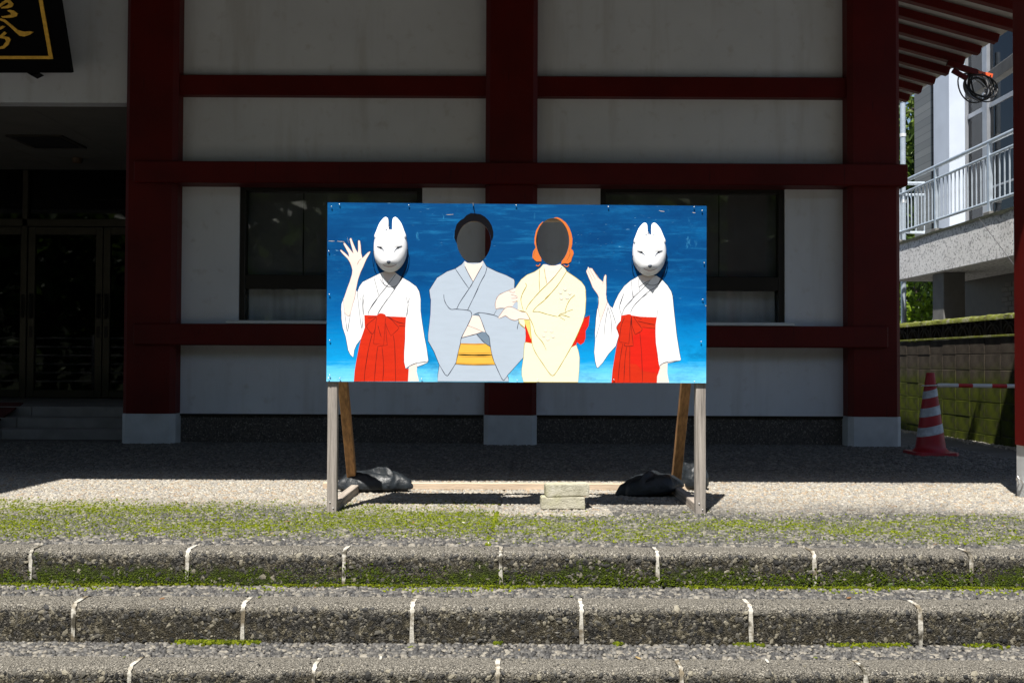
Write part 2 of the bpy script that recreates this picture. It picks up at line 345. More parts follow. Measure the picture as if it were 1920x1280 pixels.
# rounded kerb profile in (y, z) relative to the front top corner
def kerb_profile(depth, drop, r=0.030, k=7):
    p = [(depth, -drop), (depth, 0.0)]
    p += [(depth*0.66, 0.001), (r, 0.0)]
    p += [(r-r*math.sin(a), -r+r*math.cos(a)) for a in [math.pi/2*i/k for i in range(1, k+1)]]
    p += [(-0.002, -drop*0.6), (0.0, -drop)]
    return p
def block_mesh(L, depth, drop, seed):
    prof = kerb_profile(depth, drop); n = 28; vs = []; fs = []; k = len(prof)
    for i in range(n+1):
        x = L*i/n; e = min(x, L-x); sh = 0.006*math.exp(-e/0.008)
        for j, (y, z) in enumerate(prof):
            q = Vector((x*22+seed*9, y*22, z*22)); d = (mnoise.noise(q)+0.6*mnoise.noise(q*2.3)+0.4*mnoise.noise(q*5))*0.0018 if 2 <= j < k-1 else 0
            cy, cz = (y-0.05, z+0.06); l = math.hypot(cy, cz)+1e-6
            vs.append((x, y+cy/l*(d-sh), z+cz/l*(d-sh)))
    for i in range(n):
        for j in range(k-1): fs.append((i*k+j, i*k+j+1, (i+1)*k+j+1, (i+1)*k+j))
    fs += [tuple(range(k)), tuple(n*k+j for j in reversed(range(k)))]
    return MB().add(vs, fs)
PITCHX, GAP = 0.6, 0.0105
OFF = [-0.039, 0.2506, -0.042, 0.25, -0.04, 0.25]
kerb_me = []
for s in range(4):
    o = build('kerb_block', block_mesh(PITCHX-GAP, 0.118, RISE+0.002, s), KERB, steps, smooth=50); kerb_me.append(o.data); bpy.data.objects.remove(o)
kerb_mm = []
for me in kerb_me:
    q = me.copy(); q.materials[0] = KERBM; kerb_mm.append(q)
AP = []; AN = []; AS = []; AC = []; MP = []; MN = []; MS = []; MC = []
GREENS = np.array([[0.105, 0.135, 0.005], [0.14, 0.172, 0.006], [0.06, 0.082, 0.005], [0.18, 0.208, 0.012]])
for i in range(NST):
    y, z = Y0-TREAD*i, -RISE*i
    if i: 
        build('tread', B(XL, XR, y+0.10, y+TREAD+0.01, z-0.14, z-0.005-0.0002*i), CEMENT, steps)
        if i < 4:
            P, S = pebble_field(-3.4, 3.4, y+0.115, y+TREAD+0.004, z, 0.0165, 0.0130, 0.0062)
            stones('pebble', P, (0, 0, 1), S, pebcol(P, np.full(len(P), 0.03)), PEBBLE, steps, kind='stuff')
    k0 = math.floor((-4.2-OFF[i])/PITCHX)
    for k in range(k0, k0+14):
        x = OFF[i]+k*PITCHX
        place('kerb_block', (kerb_mm if i == 0 else kerb_me)[(k*3+i) % 4], (x+GAP/2, y+RNG.uniform(-0.001, 0.001), z+RNG.uniform(-0.001, 0.001)), steps, rot=(0, 0, RNG.uniform(-0.0015, 0.0015)))
        prof = kerb_profile(0.116, RISE, 0.029)
        mj = MB(); w2 = GAP/2+0.0008+RNG.uniform(0, 0.0015)
        mj.add([(x-w2+0.002*math.sin(q*2.1+k), y+a+0.0008, z+b-0.0006) for q, (a, b) in enumerate(prof)]+[(x+w2+0.002*math.sin(q*1.7+k), y+a+0.0008, z+b-0.0006) for q, (a, b) in enumerate(prof)], [(j, j+1, j+1+len(prof), j+len(prof)) for j in range(len(prof)-1)]+[tuple(range(len(prof))), tuple(range(2*len(prof)-1, len(prof)-1, -1))])
        if i < 4: build('mortar_joint', mj, MORTAR, steps, smooth=60)
    if i < 3:                                            # broken stones showing in the worn kerb faces
        n = 4600; X = RNG.uniform(-2.6, 2.6, n); u = RNG.random(n)
        zz = -0.012-u*(RISE-0.016); top = RNG.random(n) < 0.18
        ang = np.clip((0.030+zz)/0.030, 0, 1); yy = np.where(zz > -0.030, 0.030-0.030*np.sqrt(np.clip(1-ang**2, 0, 1)), 0.0)
        ny = -np.sqrt(np.clip(1-ang**2, 0.0, 1)); nz = ang
        yt = RNG.uniform(0.02, 0.11, n)
        PY = np.where(top, y+yt, y+yy+ny*0.0008); PZ = np.where(top, z+0.0006, z+zz+nz*0.0008)
        NY = np.where(top, 0, ny); NZ = np.where(top, 1, nz)
        jx = np.abs(((X-OFF[i])/PITCHX+0.5) % 1-0.5)*PITCHX > 0.014
        r = np.minimum(RNG.lognormal(math.log(0.0046), 0.45, n), 0.0115); r = np.where(top, r*0.6, r)
        tone = np.array([[0.035, 0.034, 0.031], [0.06, 0.057, 0.05], [0.11, 0.103, 0.085], [0.022, 0.022, 0.021], [0.22, 0.20, 0.15]])[RNG.integers(0, 5, n)]
        grn = (sstep(0.03, 0.1, -zz)*(fbm(X*2.2+i*5, zz*14) > 0.47)*RNG.random(n) > 0.55) & (i == 0) & ~top
        tone = np.where(grn[:, None], np.array([[0.05, 0.08, 0.012]]), tone)*RNG.uniform(0.75, 1.2, (n, 1))
        AP.append(np.stack([X, PY, PZ], 1)[jx]); AN.append(np.stack([np.zeros(n), NY, NZ], 1)[jx]); AC.append(tone[jx])
        AS.append(np.stack([r*1.15, r*0.8, r*RNG.uniform(0.12, 0.34, n)], 1)[jx])
stones('aggregate', np.concatenate(AP), np.concatenate(AN), np.concatenate(AS), np.concatenate(AC), PEBBLE, steps, sides=5, rough=0.4, kind='stuff', label='small broken stones showing in the worn kerb faces')

# moss: between the pebbles, on the first riser and along its foot
def moss_add(P, N, S, C): MP.append(P); MN.append(np.tile(N, (len(P), 1)) if np.ndim(N) == 1 else N); MS.append(S); MC.append(C)
n = 170000; X = RNG.uniform(-3.4, 3.4, n); Y = RNG.uniform(4.05, 5.5, n)
left = sstep(0.02, -0.22, X); dens = moss_density(X, Y)
clump = vn(X*50, Y*60) > 0.5-0.16*left
k = (RNG.random(n) < dens*0.8) & clump
# darker stain-like gaps near bricks stay bare
Pm = np.stack([X, Y, np.full(n, 0.002)], 1)[k]; kk = len(Pm)
moss_add(Pm, (0, 0, 1), np.stack([RNG.uniform(0.003, 0.0075, kk), RNG.uniform(0.0025, 0.005, kk), RNG.uniform(0.003, 0.007, kk)], 1), GREENS[RNG.integers(0, 4, kk)]*RNG.uniform(0.6, 1.4, (kk, 1)))
n = 900; Y = RNG.uniform(4.05, 5.0, n); Y = Y[RNG.random(n) < sstep(0.25, 0.5, vn(Y*9, Y*0))]; n = len(Y); X = -0.095+0.075*(Y-4.0)/2.4+RNG.normal(0, 0.005, n)
moss_add(np.stack([X, Y, np.full(n, 0.0)], 1), (0, 0, 1), np.stack([RNG.uniform(0.003, 0.008, n), RNG.uniform(0.003, 0.007, n), RNG.uniform(0.003, 0.007, n)], 1), GREENS[RNG.integers(0, 4, n)]*1.0)
n = 26000; X = RNG.uniform(-3, 3, n); u = RNG.random(n); zz = -0.04-u*(RISE-0.045)
den = sstep(0.02, 0.75, u)*sstep(0.36, 0.62, fbm(X*2.2, zz*16)+0.22*u+0.06*(X > 0)); k = (RNG.random(n) < den*0.75) & (vn(X*70, zz*70) > 0.35); kk = k.sum()
moss_add(np.stack([X, np.full(n, Y0-0.001), zz], 1)[k], (0, -1, 0.15), np.stack([RNG.uniform(0.002, 0.0048, kk), RNG.uniform(0.002, 0.004, kk), RNG.uniform(0.001, 0.003, kk)], 1), np.array([[0.055, 0.078, 0.006]])*RNG.uniform(0.4, 1.7, (kk, 1)))
n = 6500; X = RNG.uniform(-3, 3, n); k = RNG.random(n) < sstep(0.22, 0.5, fbm(X*3+3, X*0)+0.10*(X > -0.3)); X = X[k]; n = len(X); sp_ = 0.002+0.02*fbm(X*5+1, X*0+4)**2*2
moss_add(np.stack([X, Y0-np.abs(RNG.normal(0, 1, n))*sp_, -RISE+RNG.uniform(0, 0.007, n)], 1), (0, -0.4, 1), np.stack([RNG.uniform(0.003, 0.007, n), RNG.uniform(0.003, 0.006, n), RNG.uniform(0.002, 0.008, n)], 1), GREENS[RNG.integers(0, 4, n)]*RNG.uniform(0.45, 1.0, (n, 1)))
n = 1500; X = RNG.uniform(-3, 3, n); k = RNG.random(n) < sstep(0.5, 0.62, fbm(X*3+3, X*0+2)); X = X[k]; n = len(X)          # scattered over the second tread
moss_add(np.stack([X, Y0-RNG.uniform(0.01, 0.1, n), np.full(n, -RISE)], 1), (0, 0, 1), np.stack([RNG.uniform(0.004, 0.008, n), RNG.uniform(0.003, 0.006, n), RNG.uniform(0.005, 0.009, n)], 1), GREENS[RNG.integers(0, 4, n)]*1.3)
for x0, x1, num in ((-1.19, -0.88, 420), (-1.14, -1.02, 160), (1.12, 1.42, 130), (0.78, 0.9, 60), (1.6, 1.75, 60), (-0.06, -0.03, 25), (0.36, 0.4, 25)):     # patches on the third tread
    X = x0+(x1-x0)*RNG.beta(1.6, 1.6, num)
    moss_add(np.stack([X, Y0-TREAD-np.abs(RNG.normal(0, 0.014, num)), -2*RISE+RNG.uniform(0, 0.006, num)], 1), (0, -0.3, 1), np.stack([RNG.uniform(0.005, 0.011, num), RNG.uniform(0.004, 0.008, num), RNG.uniform(0.004, 0.010, num)], 1), GREENS[RNG.integers(0, 4, num)]*RNG.uniform(0.5, 1.0, (num, 1)))
n = 46; yy_ = RNG.choice([Y0-0.05, Y0-0.2, Y0-TREAD-0.06, Y0-TREAD-0.2, 4.3, 4.6, 5.2, 4.1], n)+RNG.uniform(-0.04, 0.04, n)
zz_ = np.where(yy_ > Y0, 0.006, np.where(yy_ > Y0-TREAD, -RISE+0.006, -2*RISE+0.006))
lit = stones('leaf_litter', np.stack([RNG.uniform(-2.2, 2.2, n), yy_, zz_], 1), (0, -0.2, 0.98), np.stack([RNG.uniform(0.006, 0.016, n), RNG.uniform(0.002, 0.006, n), RNG.uniform(0.001, 0.003, n)], 1), np.array([[0.20, 0.10, 0.04], [0.30, 0.22, 0.10], [0.5, 0.48, 0.42], [0.12, 0.14, 0.03]])[RNG.integers(0, 4, n)], PEBBLE, None, sides=6, rough=0.35)
props(lit, 'dry leaf bits and petals scattered over the steps', 'leaf litter', None, 'stuff')
MN_ = np.concatenate(MN); MN_ /= np.linalg.norm(MN_, axis=1, keepdims=True)
props(stones('moss', np.concatenate(MP), MN_, np.concatenate(MS), np.concatenate(MC), MOSS, None, sides=5, rough=0.4),
      'bright green moss growing between the pebbles and on the top step', 'moss', None, 'stuff')

# ------------------------------------------------------------------ the hall
DW = 8.93; YP = 9.10                               # pillar fronts, plaster face
hall = thing('temple_hall', 'white plastered hall with dark red pillars and beams behind the painted board', 'building', (0, YP, 0))
zf = lambda py, dep: at(960, py, dep).z
xf = lambda px, dep, py=680: at(px, py, dep).x
PX = [-3.172, -0.012, 3.170]; PW = 0.228; BASE_T = zf(778, DW)
def pillar(xc, y0, hw, z0, z1, ch=0.04, dep=None):
    dep = dep or 2*hw; m = MB()
    pts = [(-hw, ch), (-hw+ch, 0), (hw-ch, 0), (hw, ch), (hw, dep-ch), (hw-ch, dep), (-hw+ch, dep), (-hw, dep-ch)]
    return m.prism(pts, lambda u, v: (xc+u, y0+v, z0), lambda u, v: (xc+u, y0+v, z1))
for x in PX:
    build('pillar', pillar(x, DW, PW, BASE_T, 5.3), RED, hall)
    build('pillar_base', pillar(x, DW-0.006, PW+0.004, -0.02, BASE_T-0.002, 0.042), BASE_PAINT, hall)
# porch column standing forward on the right
px0 = xf(1899, 5.64); pw = 0.2; PCY = 5.24
build('porch_column', pillar(px0+pw, PCY, pw, 0.285, 4.35, 0.02), RED, hall, label='bright red porch column partly in sun')
cb = build('column_base', pillar(px0+pw+0.008, PCY+0.008, pw-0.002, -0.02, 0.283, 0.02), BASE_PAINT, hall)
xs_ = px0+0.008
build('clip', MB().tube([(xs_+0.002, 5.60, 0.075), (xs_-0.012, 5.595, 0.10), (xs_-0.016, 5.575, 0.115), (xs_-0.012, 5.555, 0.10), (xs_+0.002, 5.55, 0.08)], 0.005, 6), STEEL, cb)
# horizontal beams
for (ya, yb, fy, xa, xb, bk) in ((142.5, 180, 9.0, PX[0], PX[2], 0.2), (304.5, 345, DW-0.05, xf(246, 8.88), xf(1704, 8.88), 0.3), (609, 649, DW-0.045, xf(249, 8.885), xf(1666, 8.885), 0.3)):
    build('beam', B(xa, xb, fy, fy+bk, zf(yb, fy), zf(ya, fy), 0.008), RED, hall)
build('beam', B(-9, 3.6, 9.02, 9.3, 4.62, 4.9, 0.008), RED, hall)
# plaster panels (bays), with window openings
zA1, zA0 = zf(142.5, 9.0), zf(180, 9.0); zB1, zB0 = zf(304.5, 8.88), zf(345, 8.88); zC1, zC0 = zf(609, 8.885), zf(649, 8.885)
zPl = zf(777.5, YP)
WZ0, WZ1 = zC1-0.02, zB0+0.03
wins = [(xf(446, YP), xf(790, YP)), (xf(1125, YP), xf(1472, YP))]
for k, (xa, xb) in enumerate(((PX[0]+0.1, PX[1]-0.1), (PX[1]+0.1, PX[2]-0.1))):
    for z0, z1 in ((zPl, zC0+0.05), (zB1-0.05, zA0+0.05), (zA1-0.05, 4.7)):
        build('wall_panel', B(xa, xb, YP, YP+0.12, z0, z1), PLASTER, hall)
    wa, wb = wins[k]
    for a, b in ((xa, wa), (wb, xb)): build('wall_panel', B(a, b, YP, YP+0.12, WZ0-0.05, WZ1+0.05), PLASTER, hall)
    build('flashing', B(xa, xb, YP-0.012, YP+0.02, zPl-0.018, zPl-0.001), BRONZE, hall)
    build('plinth', B(xa, xb, YP+0.012, YP+0.2, -0.05, zPl-0.004), PLINTH, hall)
    # window
    fy = YP+0.02; wn = build('window', B(wa+0.002, wb-0.002, YP+0.55, YP+0.57, WZ0-0.1, WZ1+0.1), DARKROOM, hall, label='dark room behind the glass')
    zt0, zt1 = zf(543, fy), zf(517, fy); ft = 0.05; xm = (wa+wb)/2
    fr = MB()
    fr.box(wa, wa+ft, fy, fy+0.1, WZ0, WZ1+0.02, 0.004); fr.box(wb-ft, wb, fy, fy+0.1, WZ0, WZ1+0.02, 0.004)
    fr.box(wa+ft, wb-ft, fy+0.002, fy+0.1, WZ1-0.06, WZ1+0.02, 0.004); fr.box(wa+ft, wb-ft, fy+0.002, fy+0.1, WZ0, WZ0+0.03, 0.004)
    build('frame', fr, BRONZE, wn)
    build('transom', B(wa+ft, wb-ft, fy+0.004, fy+0.09, zt0, zt1, 0.004), BRONZE, wn)
    for a, b in ((wa+ft, wb-ft),):
        build('pane', B(a, b, fy+0.05, fy+0.056, zt1, WZ1-0.06), GLASS, wn)
        build('pane', B(a, b, fy+0.05, fy+0.056, WZ0+0.03, zt0), GLASS, wn)
    # blind behind the upper pane, curtain behind the lower
    for a, b, yy in ((wa+ft*0.6, wa+0.53, 0.16), (wa+0.535, wb-0.55, 0.19), (wb-0.545, wb-ft*0.6, 0.17)):
        build('blind', B(a, b, fy+yy, fy+yy+0.01, zt0, WZ1), BLIND, wn)
    cu = MB(); nn = 60; vs = []
    for j in range(nn+1):
        x = wa+ft+(wb-wa-2*ft)*j/nn; yy = fy+0.14+0.012*math.sin(j*0.9)+0.02*vn(j*0.21, k*3.3)
        zz = WZ0+0.04+0.05*max(0, vn(j*0.13+k*7, 1.5)-0.3)
        vs += [(x, yy, zz), (x, yy+0.005*math.sin(j*1.7), zt0+0.02)]
    cu.add(vs, [(2*j, 2*j+2, 2*j+3, 2*j+1) for j in range(nn)]); build('curtain', cu, CURTAIN, wn, smooth=True, fix=False)
    xs = (xf(433, YP-0.06), wb+0.06) if k == 0 else (wa-0.06, xf(1481, YP-0.06))
    build('sill', B(xs[0], xs[1], DW-0.06, YP+0.03, zC1+0.001, zC1+0.03, 0.004), SILL, wn)
# hall's side wall on the right and inner mass
build('side_wall', B(3.2, 3.34, YP+0.3, 16, -0.3, 4.8), PLASTER, hall)
build('side_wall', B(PX[0]-0.18, PX[0]-0.04, YP+0.3, 12.6, -0.05, 4.7), PLASTER, hall)
# entrance bay on the left: white wall above, ceiling, steps, glass doors
zE = zf(196.5, 9.06); YD = 12.3; ZF = 0.27
build('wall_panel', B(-9, PX[0]-0.2, 9.06, 9.2, zE, 4.7), PLASTER, hall)
nb = 6; xw = 1.02
for a in range(6):
    for b in range(4):
        x1 = -3.39-a*xw; y1 = 9.2+b*0.8
        build('ceiling_panel', B(x1-xw+0.006, x1-0.002, y1, y1+0.794, zE+0.012, zE+0.03), CEIL, hall)
build('ceiling_panel', B(-9.5, -3.3, 9.2, 12.6, zE+0.034, zE+0.05), DARKROOM, hall)
cl = build('ceiling_light', B(-5.18, -4.60, 10.4, 11.02, zE-0.004, zE+0.011, 0.003), ALU, hall)
build('diffuser', B(-5.13, -4.65, 10.46, 10.96, zE-0.008, zE-0.0045), DARKROOM, cl)
build('smoke_detector', MB().lathe([(0.001, -0.05), (0.05, -0.045), (0.055, -0.02), (0.06, 0.01)], (xf(140, 11.6), 11.6, zE), 16), basic('amber_plastic', (0.10, 0.06, 0.03), 0.5, 0.1), hall, smooth=True)
for i, (y0, z1) in enumerate(((9.46, 0.085), (9.76, 0.178), (10.06, ZF))):
    for j in range(5):
        build('entrance_step', B(-3.36-1.35*(j+1)+0.003, -3.36-1.35*j-0.003 if j else -3.345, y0, 12.4 if i == 2 else y0+0.34, -0.03 if i == 0 else z1-0.13, z1, 0.006), STONE_STEP, hall)
MAT_RED = basic('dark_red_mat', (0.07, 0.01, 0.008), 0.95, 0.2, 40, 0.4, 300)
rm = MB(); xr = -4.86
rm.prism([(9.3, 0.012), (10.2, ZF+0.02), (10.2, ZF+0.035), (9.3, 0.03)], lambda u, v: (xr, u, v), lambda u, v: (xr-1.6, u, v)); build('ramp_mat', rm, MAT_RED, hall)
# doors
zd1 = at(120, 425, YD).z; dxs = [(-9.2, xf(52, YD, 600)), (xf(52, YD, 600), xf(193, YD, 600)), (xf(193, YD, 600), -3.35+0.1)]
build('transom_beam', B(-9.4, -3.2, YD-0.03, YD+0.09, zd1, zd1+0.09, 0.004), ALU, hall)
build('transom_pane', B(-9.4, -3.2, YD+0.02, YD+0.03, zd1+0.09, zE+0.02), DGLASS, hall)
build('door_jamb', B(xf(41, YD, 600), xf(51, YD, 600), YD-0.03, YD+0.09, ZF, zE, 0.004), ALU, hall)
for xa, xb in dxs:
    xa += 0.004; xb -= 0.004; sw = 0.085
    dr = build('door', MB().box(xa, xa+sw, YD-0.02, YD+0.03, ZF+0.01, zd1-0.006, 0.004).box(xb-sw, xb, YD-0.02, YD+0.03, ZF+0.01, zd1-0.006, 0.004).box(xa+sw, xb-sw, YD-0.02, YD+0.03, zd1-0.1, zd1-0.006, 0.004).box(xa+sw, xb-sw, YD-0.02, YD+0.03, ZF+0.01, ZF+0.1, 0.004), ALU, hall)
    build('pane', B(xa+sw, xb-sw, YD+0.004, YD+0.012, ZF+0.1, zd1-0.1), DGLASS, dr)
    for xc in (xa+sw/2, xb-sw/2):
        z0, z1 = at(190, 598, YD).z, at(190, 550, YD).z
        build('handle', MB().tube([(xc, YD-0.02, z0+0.02), (xc, YD-0.06, z0+0.03), (xc, YD-0.06, z1-0.03), (xc, YD-0.02, z1-0.02)], 0.012, 8).box(xc-0.028, xc+0.028, YD-0.024, YD-0.0205, z0, z1, 0.0), BRONZE, dr)
        build('push_plate', B(xc-0.02, xc+0.02, YD-0.024, YD-0.0205, at(190, 633, YD).z, at(190, 612, YD).z), BRONZE, dr)
build('interior_wall', MB().box(-9.6, -3.0, 15.2, 15.3, -0.05, 4.7).box(-9.7, -9.6, 9.2, 15.3, -0.05, 4.7), DARKROOM, hall)
build('interior_floor', B(-9.6, -3.2, 12.42, 15.2, ZF-0.1, ZF), DARKROOM, hall)
build('interior_ceiling', B(-9.6, -3.0, 12.6, 15.2, zE+0.1, zE+0.2), DARKROOM, hall)
build('back_room', MB().box(-3.0, 3.2, 15.3, 15.4, -0.05, 4.8).box(-9.6, 3.3, 9.3, 15.4, 4.9, 5.0), DARKROOM, hall)
# bracket lamp below the plaque
br = MB(); c0 = at(57, 122, 8.95)
build('bracket', MB().bar(c0+Vector((0, 0, 0.03)), c0+Vector((-0.05, -0.02, -0.06)), 0.02, 0.02, 0.002).bar(c0+Vector((0, 0, 0.03)), c0+Vector((0.07, -0.02, -0.06)), 0.025, 0.025, 0.002), RED, hall)
build('bracket_plate', MB().prism([(-0.055, 0), (0, -0.03), (0.06, 0), (0, 0.03)], lambda u, v: c0+Vector((u+0.04, -0.05, v-0.08)), lambda u, v: c0+Vector((u+0.04, 0.05, v-0.08))), BLACKLAQ, hall)
# roof: front slope out over the porch, and the side eave with rafters on the right
TILE = basic('grey_roof_tile', (0.09, 0.095, 0.1), 0.6, 0.2, 3, 0.3, 12)
SOFFIT = basic('white_soffit_board', (0.62, 0.59, 0.54), 0.85, 0.1, 3, 0.1, 100)
ze = 4.0; ye = 6.225-0.485*ze
m = MB(); slope = 0.36
def slab(m, x0, x1, y0, z0, y1, th=0.16):
    z1 = z0+(y1-y0)*slope
    m.prism([(y0, z0), (y0, z0+th), (y1, z1+th), (y1, z1)], lambda u, v: (x0, u, v), lambda u, v: (x1, u, v))
slab(m, -3.49, 5.05, ye, ze, 9.5); build('roof', m, TILE, hall)
m = MB(); slab(m, -12, -3.5, ye-2.3, ze-0.02, 9.5); build('roof', m, TILE, hall)
build('roof', MB().prism([(9.5, 5.97), (9.5, 6.13), (14, 7.6), (18, 6.1), (18, 5.95), (14, 7.45)], lambda u, v: (-12, u, v), lambda u, v: (4.2, u, v)), TILE, hall)
XE, ZEE, dzx = 5.0, 0.72+0.672*5.0, 0.27
su = MB().prism([(3.15, ZEE+0.07+dzx*(XE-3.15)), (XE+0.06, ZEE+0.07-dzx*0.06), (XE+0.06, ZEE+0.09-dzx*0.06), (3.15, ZEE+0.09+dzx*(XE-3.15))], lambda u, v: (u, 9.1, v), lambda u, v: (u, 17, v)); build('soffit_board', su, SOFFIT, hall)
su = MB().prism([(3.15, ZEE+0.10+dzx*(XE-3.15)), (XE+0.1, ZEE+0.095), (XE+0.1, ZEE+0.22), (3.15, ZEE+0.32+dzx*(XE-3.15))], lambda u, v: (u, 9.1, v), lambda u, v: (u, 17, v)); build('roof', su, TILE, hall)
yr = 9.33
while yr < 16.5:
    build('rafter', MB().bar((3.2, yr, ZEE+dzx*(XE-3.2)), (XE, yr, ZEE), 0.085, 0.088, 0.004), RED, hall); yr += 0.395
build('wall_plate', B(3.33, 3.46, 9.2, 16.5, 4.15, 4.4, 0.006), RED, hall)

# ------------------------------------------------------------------ name plaque hanging over the entrance
pb = at(133, 135, 8.78); nrm = Vector((0, -0.925, -0.38)).normalized(); upv = Vector((0, -0.38, 0.925)).normalized()
plq = thing('name_plaque', 'black hanging plaque with gold border and brushed gold character over the entrance', 'sign', pb)
def onplq(zx, zy, off=0.0):                         # enlarged crop coordinates of the plaque to its tilted face
    d = ray(zx*0.17184, zy*0.17184); o = Vector((0, 0, CAM_Z)); tt = (pb-o).dot(nrm)/d.dot(nrm)
    return o+d*tt+nrm*off
L = lambda f, b: (lambda u, v: onplq(0, 0)) 
def plate(pts, f, b): return MB().prism(pts, lambda u, v: onplq(u, v, f), lambda u, v: onplq(u, v, b))
CXP = -75
def mir(p): return (2*CXP-p[0], p[1])
topy = -860
edge = lambda y: 780-(795-y)*0.158
build('board', plate([(edge(797), 797), (edge(topy), topy), (2*CXP-edge(topy), topy), (2*CXP-edge(797), 797)], 0.0, -0.05), BLACKLAQ, plq)
e1 = lambda y: 585-(645-y)*0.178
build('border', plate([(e1(645), 645), (e1(-700), -700), (e1(-700)-42, -700), (e1(645)-48, 612), (2*CXP-e1(645)+48, 612), (2*CXP-e1(-700)+42, -700), (2*CXP-e1(-700), -700), (2*CXP-e1(645), 645)], 0.012, 0.0005), GOLD, plq)
ST = [[(-10, 60), (30, 25), (70, 0), (80, -20), (120, 5), (155, 45), (140, 78), (90, 92), (20, 95), (25, 78), (75, 65), (105, 45), (85, 25), (40, 55), (-5, 92)],
      [(20, 180), (80, 172), (130, 160), (120, 140), (85, 120), (110, 108), (160, 118), (200, 150), (190, 178), (150, 192), (90, 198), (30, 195)],
      [(-60, 190), (0, 198), (60, 213), (130, 268), (200, 328), (270, 348), (330, 342), (372, 350), (330, 382), (270, 400), (220, 392), (170, 345), (100, 280), (50, 240), (0, 222), (-60, 205)],
      [(-60, 345), (0, 300), (30, 282), (65, 290), (40, 310), (-55, 360)], [(-70, 440), (0, 395), (55, 345), (82, 362), (50, 395), (0, 410), (-60, 455)],
      [(0, 400), (60, 400), (105, 405), (124, 435), (100, 490), (50, 532), (0, 537), (-60, 530), (-20, 520), (40, 500), (75, 450), (60, 425), (0, 415)]]
for s_ in ST: build('stroke', plate(s_, 0.014, 0.0006), GOLD, plq)
for s_ in ST[:3]: build('stroke', plate([mir(p) for p in s_], 0.014, 0.0006), GOLD, plq)
build('stroke', plate([(CXP-60, -60), (CXP+10, -200), (CXP+45, -190), (CXP, -90), (CXP+90, -110), (CXP+110, -80), (CXP-40, -40)], 0.014, 0.0006), GOLD, plq)
# ------------------------------------------------------------------ painted face-in-hole board on its timber stand
YB = 4.902; DB = YB
tl, tr_, bl, br_ = at(614, 379.5, YB), at(1325, 386, YB), at(612, 715, YB), at(1324, 718, YB)
def PB(px, py, off=0.0):                            # photograph position on the painted face to a point on the board
    p = at(px, py, YB); return Vector((p.x, YB-off, p.z))
ZN = {'A': (630, 390, .15625), 'B': (630, 560, .125), 'C': (790, 380, .14065), 'D': (790, 540, .14066), 'E': (920, 390, .1328), 'F': (920, 540, .14065), 'G': (1090, 390, .14065), 'H': (1090, 550, .1328)}
def pts(s):                                         # 'A 10,20 30,40 B 5,6' to photograph positions
    z = None; o = []
    for tkn in s.split():
        if tkn in ZN: z = ZN[tkn]; continue
        a, b = tkn.split(','); o.append((z[0]+float(a)*z[2], z[1]+float(b)*z[2]))
    return o
def smooth_line(P, k=4):
    if len(P) < 3: return P
    o = []
    for i in range(len(P)-1):
        p0 = P[max(i-1, 0)]; p1 = P[i]; p2 = P[i+1]; p3 = P[min(i+2, len(P)-1)]
        for j in range(k):
            u = j/k; o.append(tuple(0.5*((2*p1[c])+(-p0[c]+p2[c])*u+(2*p0[c]-5*p1[c]+4*p2[c]-p3[c])*u*u+(-p0[c]+3*p1[c]-3*p2[c]+p3[c])*u**3) for c in (0, 1)))
    return o+[P[-1]]
board = thing('photo_board', 'wide blue painted board with kimono figures and two face holes on a timber stand', 'signboard', (0, YB, 0))
# panel with two egg-shaped holes
holeM = [(888.7+32.2*math.cos(a)*(1-0.10*max(0, math.sin(a))), 454.6+40*math.sin(a)) for a in [2*math.pi*i/40 for i in range(40)]]
holeW = [(1036.2+30.9*math.cos(a)*(1-0.07*max(0, math.sin(a))), 453.1+44*math.sin(a)) for a in [2*math.pi*i/40 for i in range(40)]]
TH = 0.012
def panel_mesh():
    rect = [(614, 379.5), (1325, 386), (1324, 718), (612, 715)]
    loops = [rect, holeM, holeW]; flat = [p for l in loops for p in l]
    tri = tessellate_polygon([[Vector((p[0], p[1], 0)) for p in l] for l in loops]); n = len(flat); m = MB()
    f = [PB(*p) for p in flat]; b = [PB(*p, off=-TH) for p in flat]
    m.add(f+b, [tuple(x) for x in tri]+[tuple(i+n for i in reversed(x)) for x in tri], 0); k = 0
    ed = []
    for l in loops:
        ed += [(k+i, k+(i+1) % len(l), k+(i+1) % len(l)+n, k+i+n) for i in range(len(l))]; k += len(l)
    m.f += ed; m.mi += [1]*len(ed)
    return m
KP = 1.0
t = NT('brushed_blue_sky_paint'); x, y, z = t.sep()
bl1 = t.noise(3.2, 8, t.mapc((0.7, 1, 1.5)), 0.72); bl2 = t.noise(6.5, 8, t.mapc((0.55, 1, 1.9), (0, 0.25, 0)), 0.75)
fs1 = t.noise(17, 7, t.mapc((0.22, 1, 2.6), (0, -0.10, 0)), 0.7); fs2 = t.noise(24, 6, t.mapc((0.9, 1, 0.35), (0, 0.5, 0)), 0.7); ar = t.noise(2.6, 4)
h = t.n('ShaderNodeMapRange', i_0=z, i_1=bl.z, i_2=tl.z).outputs[0]
h = t.math('ADD', h, t.math('MULTIPLY', t.math('SUBTRACT', fs1, 0.5), 0.13))
c = t.ramp(h, [(0.0, lin(120, 205, 240)), (0.075, lin(88, 190, 235)), (0.115, lin(12, 150, 214)), (0.28, lin(0, 118, 184)), (0.39, lin(0, 88, 152)), (0.62, lin(2, 66, 120)), (1.0, lin(4, 68, 120))])
c = t.mix(t.math('MULTIPLY', t.mask(bl1, 0.48, 0.66), 0.75), c, t.mix(0.6, c, lin(0, 48, 98)))
c = t.mix(t.math('MULTIPLY', t.mask(bl2, 0.50, 0.72), 0.65), c, t.mix(0.6, c, lin(12, 112, 172)))
